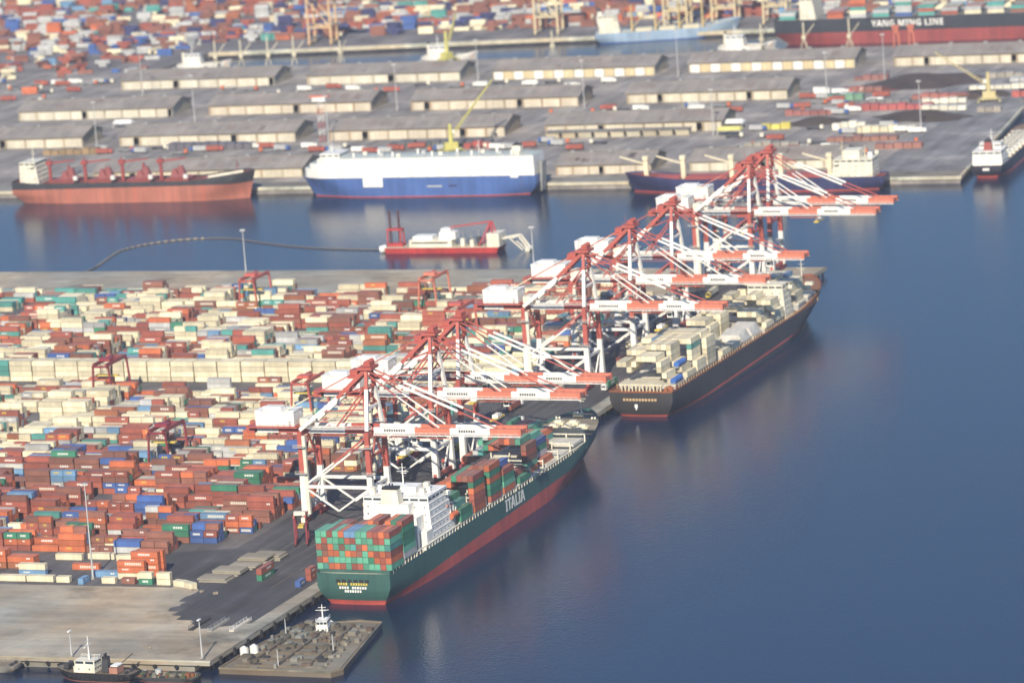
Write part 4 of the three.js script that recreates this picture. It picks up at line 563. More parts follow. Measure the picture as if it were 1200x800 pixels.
// ---------------------------------------------------------------- ships across the channel
{ // bulk carrier, stern left, bow right
  const L = 164, B = 23, t = thing('bulk_carrier', 'bulk carrier with orange lower hull, black topsides and red deck cranes', 'ship', -591, 1023.5, 0, -Math.PI / 2 + 0.022), H = hullShape({ L, B, D: 13, sheer: 4.5, rake: 5, transom: 0.85, full: 0.08, poop: 1 });
  hull(t, H, [['lower_hull', -2, s => 9 + 1.5 * s, [0.47, 0.165, 0.11], 4], ['hull', s => 9 + 1.5 * s, null, C.dark, 2]], [0.28, 0.06, 0.045]);
  const y = house(t, { z: 6, y: 12.2, w: 19, d: 13, tiers: 5, th: 2.8, col: C.ivory, wings: 22 }); mast(t, 0, 12, y, 8, C.ivory); funnel(t, 0, 4, 13, 4, 4, 10, C.maroon);
  hatches(t, [[26, 42, 14], [52, 68, 14], [79, 95, 14], [105, 121, 14], [131, 142, 12]], 12, [0.30, 0.065, 0.05]);
  for (const z of [23, 47.5, 73.5, 100]) deckCrane(t, 0, z, 12, 11, [0.33, 0.06, 0.05], 18, 1);
  for (const [z, k, m] of [[36, 1, 0.9], [62, 0.8, 1.1], [88, 1.1, 0.85], [112, 0.75, 1]]) { for (const [dx, dz, h, w] of [[0, -2.5, 7, 2.6], [0.5, 2, 5.4 * m, 3], [-1, 0, 8.5 * k, 1.8]]) new MB().prism([V(dx - w, 14.1, -z + dz + w), V(dx + w, 14.1, -z + dz + w), V(dx + w, 14.1, -z + dz - w), V(dx - w, 14.1, -z + dz - w), V(dx - w * 0.3, 14.1 + h, -z + dz + w * 0.4), V(dx + w * 0.3, 14.1 + h, -z + dz + w * 0.4), V(dx + w * 0.3, 14.1 + h, -z + dz - w * 0.2), V(dx - w * 0.3, 14.1 + h, -z + dz - w * 0.2)], [0.25, 0.055, 0.05]).put('grab', t); new MB().tube(V(6, 14, -z - 7), V(6, 16.5, -z - 7), 1.6, 1.6, C.white, 10).put('vent', t); }
  new MB().beam(V(10.4, 15.2, -136), V(5, 17.8, -158), 0.3, 1.6, C.ivory).put('bow_bulwark', t); mast(t, 0, 152, 16.4, 8, C.maroon);
}
{ // car carrier, bow left
  const L = 157, B = 20, t = thing('car_carrier', 'boxy white car carrier with blue lower hull moored at the far wharf', 'ship', -239.5, 1033.4, 0, Math.PI / 2 + 0.016), H = hullShape({ L, B, D: 12.4, sheer: 0.6, rake: 8, transom: 0.98, full: 0.03, counter: 1.2 });
  hull(t, H, [['boot_topping', -2, 0.5, C.boot, 1], ['hull', 0.5, null, [0.075, 0.15, 0.40], 3]], C.light, 0.2);
  const s = (z0, z1, y1) => { const m = new MB(), P = []; const S = []; for (let i = 0; i <= 24; i++) { const z = z0 + (z1 - z0) * i / 24; S.push([Math.max(0.6, H.at(Math.min(0.99, z / L), 12.4)[0] + 0.12), z]); } for (let i = 0; i < 24; i++) { const [w, z] = S[i], [w2, q] = S[i + 1]; m.quad(V(w, 12.3, -z), V(w2, 12.3, -q), V(w2, y1, -q), V(w, y1, -z), C.white, [z, 0]).quad(V(-w2, 12.3, -q), V(-w, 12.3, -z), V(-w, y1, -z), V(-w2, y1, -q), C.white, [z, 0]).quad(V(-w, y1, -z), V(w, y1, -z), V(w2, y1, -q), V(-w2, y1, -q), [0.45, 0.5, 0.46], [z, 0]); } const [w, z] = S[0], [w2, q] = S[24]; m.quad(V(-w, 12.3, -z), V(w, 12.3, -z), V(w, y1, -z), V(-w, y1, -z), C.white).quad(V(w2, 12.3, -q), V(-w2, 12.3, -q), V(-w2, y1, -q), V(w2, y1, -q), C.white); m.put('superstructure', t, M.paint); };
  s(0.5, 143, 24.5); s(143, 149, 21.5); s(149, 153.5, 18.5);
  house(t, { z: 128, y: 24.5, w: 17, d: 13, tiers: 1, th: 3, col: C.white, wings: 21 }); mast(t, 0, 136, 27.5, 7);
  new MB().box(-10.4, -9.7, 6.5, 13.4, -113, -100, C.white).put('side_ramp', t, M.paint, 'white closed ramp door on the blue hull'); new MB().box(-10.3, -9.7, 11, 13, -16, -11, C.white).put('pilot_door', t); { const m = new MB(); m.ctr(-10.02, 6, -66, 0.15, 0.9, 10, C.light).ctr(-10.02, 6, -54, 0.15, 1.3, 5, C.navy); m.put('hull_logo', t); }
  new MB().prism([V(-4, 1.5, 1.6), V(4, 1.5, 1.6), V(4, 1.5, 1.0), V(-4, 1.5, 1.0), V(-4, 20, 3.2), V(4, 20, 3.2), V(4, 20, 1.2), V(-4, 20, 1.2)], C.grey).put('stern_ramp', t);
  { for (let i = 0; i < 9; i++) { const z = 12 + i * 13; new MB().ctr((i % 3 - 1) * 5, 24.5, -z, 2, 1.8, 2.4, i % 2 ? C.light : C.ivory).put('deck_locker', t); new MB().tube(V((i % 2 ? 5 : -5), 24.5, -z - 4), V((i % 2 ? 5 : -5), 27.5, -z - 4), 0.8, 0.8, C.white, 8).put('deck_vent', t); } }
  funnel(t, 0, 14, 24.5, 6, 6, 5, C.ivory); mast(t, 3, 40, 24.5, 8); rail(t, [V(-9.6, 24.5, -2), V(-9.6, 24.5, -126)]);
}
{ // general cargo ship, bow left, house right
  const L = 163, B = 19, t = thing('cargo_ship', 'navy cargo ship with cream deckhouse, red hatches and yellow deck cranes', 'ship', -21, 1034, 0, Math.PI / 2 + 0.02), H = hullShape({ L, B, D: 8.5, sheer: 3.5, rake: 6, transom: 0.85, full: 0.05 });
  hull(t, H, [['boot_topping', -2, 1.0, tone(C.boot, 0.7), 1], ['hull', 1.0, null, [0.035, 0.04, 0.12], 3]], [0.34, 0.07, 0.05]);
  const y = house(t, { z: 6, y: 7.6, w: 16, d: 25, tiers: 4, th: 2.8, col: C.ivory, wings: 19 }); new MB().box(-6, 6, y, y + 5, -24, -14, C.ivory).put('wheelhouse', t); mast(t, 0, 26, y, 10, C.cream); mast(t, 0, 12, y, 7, C.cream); new MB().tube(V(0, y, -9), V(0, y + 3, -9), 1.6, 1.6, C.white, 10).put('radar_dome', t);
  hatches(t, [[36, 62, 13], [66, 92, 13], [97, 123, 13], [127, 146, 11]], 7.4, [0.42, 0.08, 0.055]);
  for (const z of [34, 64.4, 95, 125.5, 149]) { new MB().ctr(0, 7.4, -z, 3, 12, 2.6, C.cream).ctr(0, 19.4, -z, 4, 2.4, 3.4, C.cream).put('crane_post', t); new MB().beam(V(0, 17, -z - 1), V(1, 21.5, -z - 17), 0.9, 0.9, C.cream).put('crane_jib', t); }
}
{ // tanker at the right wharf, stern towards the viewer
  const L = 150, B = 20, t = thing('coastal_tanker', 'black tanker with bulky white deckhouse and dark red funnel at the side wharf', 'ship', 33.5, 1061, 0, 0.05), H = hullShape({ L, B, D: 8, sheer: 3, rake: 6, transom: 0.9 });
  hull(t, H, [['boot_topping', -2, 1.6, C.boot, 1], ['hull', 1.6, null, [0.022, 0.022, 0.04], 3]], [0.28, 0.20, 0.16]);
  const y = house(t, { z: 4, y: 7.2, w: 18, d: 20, tiers: 3, th: 2.9, col: C.white, wings: 20 }); funnel(t, 0, 9, y, 5, 4.5, 5, tone(C.red, 0.7)); mast(t, 0, 20, y, 11); house(t, { x: 0, z: 15, y, w: 13, d: 8, tiers: 1, th: 3, col: C.white });
  { const m = new MB(); for (let i = 0; i < 7; i++) m.tube(V(-6 + i * 2, 8.4, -30), V(-6 + i * 2, 8.4, -138), 0.35, 0.35, i % 2 ? C.ivory : C.light, 6); m.put('deck_pipes', t); } { const m = new MB(); for (let z = 36; z < 130; z += 11) m.ctr(0, 7, -z, 17, 1.6, 1.1, C.ivory).ctr(6, 7, -z - 5, 2, 2.2, 2, C.white); m.put('deck_gear', t); } mast(t, 0, 140, 10, 9);
  { const m = new MB(); m.ctr(0, 5, 0.98, 4, 1.4, 0.12, C.white); m.put('stern_lettering', t); }
}
{ // dredger in the channel
  const t = thing('cutter_dredger', 'red and white cutter dredger afloat in the channel', 'dredger', -227.5, 842, 0, 0), K = [0.5, 0.05, 0.045];
  new MB().prism([V(-36, -1.5, 6.5), V(31, -1.5, 6.5), V(31, -1.5, -6.5), V(-36, -1.5, -6.5), V(-37, 3.2, 7), V(33, 3.2, 7), V(33, 3.2, -7), V(-37, 3.2, -7)], K).put('hull', t, M.hull); new MB().box(-36.6, 32.6, 3.2, 3.4, -6.8, 6.8, C.ivory).put('deck', t, M.rough);
  const h1 = new MB().box(-22, 4, 3.4, 7.4, -5, 5, C.ivory).put('deckhouse', t); new MB().box(-20, -8, 7.4, 9.4, -4, 4, C.white).put('upper_deckhouse', t); mesh('window_row', new MB().box(-20.5, 2, 5.4, 6.2, 4.98, 5.06, C.black).geo(), M.glass, h1);
  new MB().box(-4, 6, 7.4, 11.6, -3.5, 3.5, C.white).box(-3, 3, 11.6, 13.6, -3, 3, C.white).put('wheelhouse', t); new MB().tube(V(-41, 1.5, 3), V(-37.2, 2.5, 2), 2.2, 2.2, C.white, 10).put('stern_pipe', t);
  for (const x of [-35, -29.5]) new MB().tube(V(x, -2, 0), V(x, 24, 0), 0.75, 0.75, [0.09, 0.04, 0.05], 10).put('spud_pole', t);
  new MB().box(-36.5, -27, 3.4, 5, -3, 3, K).beam(V(-36, 4, 3), V(-36, 13, 2), 0.7, 0.7, K).beam(V(-28, 4, 3), V(-28, 13, 2), 0.7, 0.7, K).beam(V(-36, 4, -3), V(-36, 13, -2), 0.7, 0.7, K).beam(V(-28, 4, -3), V(-28, 13, -2), 0.7, 0.7, K).box(-36.5, -27.5, 12.6, 13.6, -2.6, 2.6, K).put('spud_frame', t);
  for (const z of [-4, 4]) { new MB().beam(V(30, 3.4, z), V(27, 17, z * 0.4), 0.8, 0.8, K).beam(V(20, 3.4, z), V(27, 17, z * 0.4), 0.7, 0.7, K).put('gantry_leg', t); new MB().beam(V(27, 17, z * 0.4), V(2, 14, z * 0.3), 0.4, 0.4, K).put('gantry_stay', t); }
  new MB().box(26, 33.4, 3.4, 11, -6, 6, C.ivory).put('ladder_gantry', t); for (const z of [-2, 2]) new MB().beam(V(34, 7.5, z), V(44, 9, z), 0.9, 0.9, C.ivory).beam(V(44, 9, z), V(50, 0.5, z), 0.9, 0.9, C.ivory).beam(V(38, 8, z), V(46, 0.8, z), 0.6, 0.6, C.ivory).put('cutter_ladder', t); new MB().tube(V(49, 1, -3), V(49, 1, 3), 1.5, 1.5, C.ivory, 10).put('cutter_head', t);
  for (const [x, z, h] of [[10, 2, 8], [13, -2, 6], [16, 3, 7], [19, 0, 9]]) new MB().ctr(x, 3.4, z, 2.2, h * 0.55, 2.4, x % 2 ? C.dark : C.ivory).tube(V(x, 3.4, z), V(x, 3.4 + h, z), 0.3, 0.3, C.grey, 6).put('deck_machinery', t);
}
{ // floating pipeline
  const pts = [[-430, 775], [-431, 800], [-436, 830], [-438, 853], [-428, 872], [-409, 885], [-385, 886], [-360, 873], [-338, 862], [-310, 852], [-272, 846.5]], cv = new THREE.CatmullRomCurve3(pts.map(([v, u]) => V(v, 0.35, -u))), P = cv.getSpacedPoints(120), t = thing('floating_pipeline', 'long curved floating dredge pipeline trailing from the dredger to the mole', 'pipeline', 0, 0, 0);
  for (let i = 0; i < 120; i += 2) { new MB().tube(P[i], P[i + 1].clone().lerp(P[i], 0.12), 0.5, 0.5, i > 10 && i < 60 ? [0.34, 0.28, 0.2] : [0.14, 0.13, 0.12], 8).put('float', t); } new MB().path(P, 0.3, [0.16, 0.14, 0.12]).put('pipe', t);
}
// ---------------------------------------------------------------- transit sheds
let shedN = 0;
function shed(v0, v1, u, { depth = 37, eave = 7, rise = 4.5, doors = 9, wall = [0.62, 0.52, 0.36], stripe = null, roof = [0.37, 0.325, 0.285], label }) {
  const len = v1 - v0, t = thing('transit_shed', label, 'shed', v0, u, 4, ROT_F, 'long gabled transit sheds'), z = -depth, dk = [0.09, 0.08, 0.075];
  // front wall as piers between openings, so that the door leaves stand in real recesses
  const n = doors, bay = len / n; shedN++;
  for (let i = 0; i < n; i++) {
    const x0 = i * bay, x1 = x0 + bay, open = (i * 7 + shedN * 3) % 5 === 0 && !stripe;
    new MB().box(x0, x0 + bay * 0.12, 0, eave, -0.6, 0, tone(wall, 0.92)).box(x0 + bay * 0.12, x1, eave - 1.4, eave, -0.5, -0.02, wall).put('wall_bay', t, M.rough);
    new MB().box(x0 + bay * 0.12 + 0.02, x1 - 0.02 - (open ? bay * 0.28 : 0), 0.05, eave - 1.42, -0.45, -0.12, stripe ? (i % 2 ? stripe : C.white) : tone(mixc(wall, C.ivory, 0.35), 0.9 + 0.05 * ((i * 5) % 4))).put('door', t);
  }
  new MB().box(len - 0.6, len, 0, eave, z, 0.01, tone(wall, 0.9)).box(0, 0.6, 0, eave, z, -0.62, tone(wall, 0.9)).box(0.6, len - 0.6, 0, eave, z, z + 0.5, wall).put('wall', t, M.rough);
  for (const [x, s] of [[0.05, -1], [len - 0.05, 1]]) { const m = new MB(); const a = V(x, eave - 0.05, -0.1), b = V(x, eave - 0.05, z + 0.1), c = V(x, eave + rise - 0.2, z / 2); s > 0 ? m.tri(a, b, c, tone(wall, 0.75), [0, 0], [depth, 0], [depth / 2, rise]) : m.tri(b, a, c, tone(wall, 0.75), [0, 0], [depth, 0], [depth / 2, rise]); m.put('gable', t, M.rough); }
  const o = 1.2, ridge = z / 2; for (const s of [1, -1]) { const ze = s > 0 ? o : z - o, ye = eave - o * rise / (depth / 2) * 0.9, m = new MB(), a = V(-o, ye, ze), b = V(len + o, ye, ze), c = V(len + o, eave + rise, ridge), d = V(-o, eave + rise, ridge), k = 0.35; if (s > 0) m.prism([a, b, c, d, a, b, c, d].map((q, i) => i > 3 ? q.clone().setY(q.y + k) : q), roof, [v0, u]); else m.prism([d, c, b, a, d, c, b, a].map((q, i) => i > 3 ? q.clone().setY(q.y + k) : q), roof, [v0 + 9, u]); m.put('roof', t, M.roof); }
  for (let i = 0; i < 7; i++) { const q = ((i * 37 + shedN * 53) % 100) / 100, k = ((i * 61 + shedN * 29) % 100) / 100, x0 = 3 + q * (len - 16), w = 3 + 8 * k, f0 = 0.08 + 0.5 * k, f1 = Math.min(0.96, f0 + 0.2 + 0.3 * q), Z = f => o + (ridge - o) * f, Yf = f => eave - o * rise / (depth / 2) * 0.9 + (rise + o * rise / (depth / 2) * 0.9) * f + 0.38; new MB().quad(V(x0, Yf(f0), Z(f0)), V(x0 + w, Yf(f0), Z(f0)), V(x0 + w, Yf(f1), Z(f1)), V(x0, Yf(f1), Z(f1)), mixc(roof, i % 3 ? [0.32, 0.29, 0.26] : [0.22, 0.12, 0.08], 0.35), [i * 9, k * 40]).put('roof_sheet', t, M.roof); }
  for (let i = 0; i < 5; i++) new MB().ctr(len * (i + 0.5) / 5, eave + rise + 0.4, ridge, 2.6, 1.3, 1.8, C.grey).put('ridge_vent', t);
  new MB().box(-o, len + o, eave + rise + 0.2, eave + rise + 0.7, ridge - 0.7, ridge + 0.7, tone(roof, 0.85)).put('ridge_cap', t, M.roof);
  return t;
}
{
  const W = [[0.58, 0.50, 0.37], [0.60, 0.53, 0.41], [0.58, 0.48, 0.36], [0.62, 0.57, 0.46]], st = [0.66, 0.54, 0.32];
  const S = [
    [-560, -417, 1070, 10, 0, 'shed behind the bulk carrier cranes', 0], [-243, -182, 1071, 6, 2, 'short shed right of the car carrier stern', 0], [-158, -62, 1078, 8, 3, 'shed behind the cream deckhouse of the navy cargo ship', 0],
    [-765, -636, 1204, 9, 1, 'shed behind the bulk carrier house, second row from the channel', 0], [-608, -481, 1211, 9, 1, 'shed in the second row behind the bulk carrier bow', 0], [-457, -334, 1219, 9, 2, 'shed in the second row behind the car carrier', 0], [-306, -186, 1227, 9, 0, 'shed with dark door gaps in the second row behind the short shed', 0],
    [-744, -626, 1331, 9, 3, 'shed at the left end of the third row from the channel', 0], [-599, -478, 1340, 9, 2, 'third row shed behind the red and white mast', 0], [-447, -326, 1344, 9, 2, 'third row shed with pinkish wall behind the yellow crane boom', 0], [-293, -180, 1357, 9, 0, 'third row shed with dark door gaps beside the coal yard', 0],
    [-729, -608, 1472, 8, 3, 'shed at the near end of the fourth row beside the truck yard', 0], [-581, -463, 1476, 7, 3, 'fourth row shed with plain pale wall along the basin', 0], [-437, -316, 1481, 16, 3, 'fourth row shed with white and yellow striped doors before the pale blue ship', 1], [-293, -172, 1496, 16, 3, 'fourth row shed with white and yellow striped doors beside the coal heap', 1], [-144, -20, 1505, 10, 0, 'fourth row shed with dark door gaps before the big black ship', 0]];
  for (const [v0, v1, u, d, w, l, s] of S) shed(v0, v1, u, { doors: d, wall: W[w], stripe: s ? st : null, eave: u < 1100 ? 6.2 : 7, label: 'grey roofed ' + l });
  // low pale lean-to in front of the second row
  { const t = thing('lean_to_building', 'low pale lean-to building along the shed with dark door gaps', 'building', -300, 1212, 4, ROT_F); for (let i = 0; i < 9; i++) { new MB().box(i * 11, i * 11 + 8.6, 0, 4, -7, 0, [0.62, 0.56, 0.44]).put('wall', t, M.rough); } new MB().box(-0.6, 97, 4, 4.4, -8, 1, [0.3, 0.27, 0.24]).put('roof', t, M.roof); }
}
// ---------------------------------------------------------------- heaps, cranes and cargo on the far wharf
function heap(v, u, a, b, h, col, seed, label, name = 'coal_heap') {
  const R = rng(seed), n = 40, r = 10, pos = [], idx = [], uv = [], ph = [R() * 6, R() * 6, R() * 6];
  for (let j = 0; j <= r; j++) for (let i = 0; i < n; i++) { const th = i / n * 2 * Math.PI, k = 1 + 0.16 * Math.sin(th * 2 + ph[0]) + 0.1 * Math.sin(th * 5 + ph[1]) + 0.05 * Math.sin(th * 9 + ph[2]), q = j / r; const y = h * (1 - Math.pow(q, 1.6)) * (0.85 + 0.25 * Math.sin(th * 3 + q * 5 + ph[1]) * q) + (R() - 0.5) * 0.25 * (j < r ? 1 : 0); pos.push(a * k * q * Math.cos(th), Math.max(j < r ? 0.02 : -0.4, y), b * k * q * Math.sin(th)); uv.push(pos[pos.length - 3], pos[pos.length - 1]); }
  for (let j = 0; j < r; j++) for (let i = 0; i < n; i++) { const A = j * n + i, B = j * n + (i + 1) % n, D = A + n, E = B + n; idx.push(A, B, E, A, E, D); }
  const g = new THREE.BufferGeometry(); g.setAttribute('position', new THREE.Float32BufferAttribute(pos, 3)); g.setAttribute('uv', new THREE.Float32BufferAttribute(uv, 2)); g.setIndex(idx); g.computeVertexNormals();
  const m = mesh(name, solid(g, col), M.rough, scene); m.position.set(v, 4, -u); m.rotation.y = ROT_F; tag(m, label, 'heap', 'bulk heaps on the far wharf');
}
heap(-100, 1425, 46, 26, 7, [0.085, 0.062, 0.062], 3, 'broad dark coal heap before the last shed of the fourth row');
heap(-62, 1272, 34, 17, 6, [0.075, 0.06, 0.058], 4, 'long dark coal heap beside the far road'); heap(-128, 1258, 22, 12, 5, [0.085, 0.07, 0.066], 5, 'dark coal heap left of the pale rubble rows'); heap(-45, 1360, 20, 14, 5, [0.09, 0.07, 0.065], 6, 'dark coal heap behind the yellow harbour crane'); heap(-128, 1395, 16, 10, 3, [0.2, 0.07, 0.06], 7, 'small reddish ore heap beside the coal yard', 'ore_heap');
function harbourCrane(v, u, turn, boomL, boomEl, col, label, towerH = 16, slim = false) {
  const t = thing('harbour_crane', label, 'crane', v, u, 4.02, turn, 'mobile harbour cranes and jib cranes');
  if (slim) { for (const x of [-2, 2]) for (const z of [-2, 2]) new MB().beam(V(x, 0, z), V(x * 0.5, 5, z * 0.5), 0.5, 0.5, col).put('portal_leg', t); new MB().tube(V(0, 5, 0), V(0, 5 + towerH, 0), 0.8, 0.6, col, 8).put('tower', t); new MB().box(-1.4, 1.4, 6.5, 9, -1.2, 1.2, col).put('cab', t); const b = V(boomL * Math.cos(boomEl) * 0.7, 6 + boomL * Math.sin(boomEl) * 0.7, 0); new MB().beam(V(0.6, 8, 0), b, 0.5, 0.6, col).put('boom', t); new MB().beam(V(0, 5 + towerH, 0), b, 0.14, 0.14, C.dark).put('ropes', t); return t; }
  new MB().box(-6, 6, 1, 2.6, -4, 4, tone(col, 0.8)).put('chassis', t); const w = new MB(); for (let i = 0; i < 5; i++) for (const z of [-4, 4]) w.tube(V(-5 + i * 2.5, 0.8, z - 0.5), V(-5 + i * 2.5, 0.8, z + 0.5), 0.8, 0.8, C.black, 8); w.put('wheels', t); for (const x of [-7, 7]) new MB().ctr(x, 0, 0, 1.4, 1.2, 13, tone(col, 0.7)).put('outrigger', t);
  new MB().box(-4.5, 4, 2.6, 6.4, -2.6, 2.6, col).put('slewing_deck', t); new MB().tube(V(0, 6.4, 0), V(0, 6.4 + towerH, 0), 1.5, 1.1, col, 10).put('tower', t); new MB().box(1, 3.2, 12, 14.4, -1.2, 1.2, C.ivory).put('cab', t);
  const a = V(1.2, 11, 0), b = V(1.2 + boomL * Math.cos(boomEl), 11 + boomL * Math.sin(boomEl), 0), m = new MB(); for (const z of [-1, 1]) for (const y of [-0.9, 0.9]) m.beam(a.clone().add(V(0, y, z)), b.clone().add(V(0, y * 0.3, z * 0.4)), 0.3, 0.3, col); for (let i = 1; i < 14; i++) { const q = a.clone().lerp(b, i / 14); m.beam(q.clone().add(V(0, -0.9, -0.9)), q.clone().add(V(0.5, 0.9, 0.9)), 0.22, 0.22, col); } m.put('boom', t);
  new MB().beam(V(0, 6.4 + towerH, 0), b, 0.16, 0.16, C.dark).beam(b, V(b.x, 9, 0), 0.14, 0.14, C.dark).put('ropes', t); new MB().box(b.x - 0.8, b.x + 0.8, 7, 9, -0.8, 0.8, C.dark).put('hook_block', t); return t;
}
harbourCrane(-349, 1166, 0.6, 44, 0.85, [0.60, 0.55, 0.16], 'yellow lattice boom crane on the far wharf behind the car carrier', 12);
harbourCrane(-34, 1338, Math.PI + 0.25, 40, 0.62, [0.62, 0.52, 0.26], 'yellow harbour crane with long boom beside the coal heaps', 13);
harbourCrane(-512, 1584, 1.2, 26, 1.1, [0.60, 0.55, 0.16], 'yellow crane on the basin edge beside the white deckhouse', 16);
for (const [v, u, h, l] of [[-701, 1582, 15, 'cream jib crane at the left end of the inner basin'], [-680, 1583, 15, 'cream jib crane, second from the left end of the basin'], [-658, 1584, 17, 'cream jib crane, third from the left end of the basin'], [-637, 1585, 17, 'cream jib crane, fourth along the inner basin'], [-272, 1605, 14, 'cream jib crane at the stern of the big black ship'], [-240, 1607, 14, 'cream jib crane beside the red side of the big black ship'], [-206, 1609, 16, 'cream jib crane before the middle of the big black ship'], [-432, 1596, 14, 'cream jib crane before the bow end of the pale blue ship'], [-600, 1588, 12, 'grey jib crane midway along the inner basin']]) harbourCrane(v, u, 0.5 + (v % 7) * 0.2, 20, 0.95, [0.62, 0.56, 0.40], l, h, true);
for (const [v, u, l] of [[-168, 1600, 'coral red hopper tower left of the last fourth row shed'], [-157, 1601, 'coral red hopper tower nearer the last fourth row shed']]) { const t = thing('hopper_tower', l, 'hopper', v, u, 4, ROT_F); for (const x of [-2, 2]) for (const z of [-2, 2]) new MB().beam(V(x, 0, z), V(x * 0.7, 12, z * 0.7), 0.5, 0.5, C.coral).put('leg', t); new MB().prism([V(-1, 10, 1), V(1, 10, 1), V(1, 10, -1), V(-1, 10, -1), V(-3, 16, 3), V(3, 16, 3), V(3, 16, -3), V(-3, 16, -3)], C.coral).put('funnel', t); }
{ const t = thing('lattice_mast', 'slender red and white lattice mast between the sheds', 'mast', -460, 1215, 4, 0); for (let i = 0; i < 6; i++) { const y = i * 4.6, m = new MB(); for (const [x, z] of [[-1.5, -1.5], [1.5, -1.5], [1.5, 1.5], [-1.5, 1.5]]) m.beam(V(x, y, z), V(x, y + 4.6, z), 0.3, 0.3, i % 2 ? C.white : C.red); m.beam(V(-1.5, y, 1.5), V(1.5, y + 4.6, 1.5), 0.2, 0.2, i % 2 ? C.white : C.red); m.put('mast_section', t); } new MB().ctr(0, 27.6, 0, 9, 2.6, 5, C.white).put('head_platform', t); new MB().ctr(0, 30.2, 0, 14, 1.2, 3, C.coral).put('head_beam', t); }
for (const [v, u, w, d, l] of [[-183, 1246, 17, 11, 'white tent roof between the second and third shed rows'], [-643, 1292, 14, 8, 'white tent roof left of the second third row shed'], [-175, 1216, 16, 9, 'pale yellow tent roof behind the navy cargo ship']]) { const t = thing('tent', l, 'tent', v, u, 4, ROT_F, 'tents among the sheds'), col = u < 1220 ? [0.72, 0.66, 0.2] : C.white; new MB().prism([V(-w / 2, 3.4, d / 2), V(w / 2, 3.4, d / 2), V(w / 2, 3.4, -d / 2), V(-w / 2, 3.4, -d / 2), V(-w / 2 + 1, 5.6, 0.3), V(w / 2 - 1, 5.6, 0.3), V(w / 2 - 1, 5.6, -0.3), V(-w / 2 + 1, 5.6, -0.3)], col).put('canopy', t); for (const x of [-w / 2 + 0.5, w / 2 - 0.5]) for (const z of [-d / 2 + 0.5, d / 2 - 0.5]) new MB().ctr(x, 0, z, 0.4, 3.4, 0.4, C.light).put('post', t); }
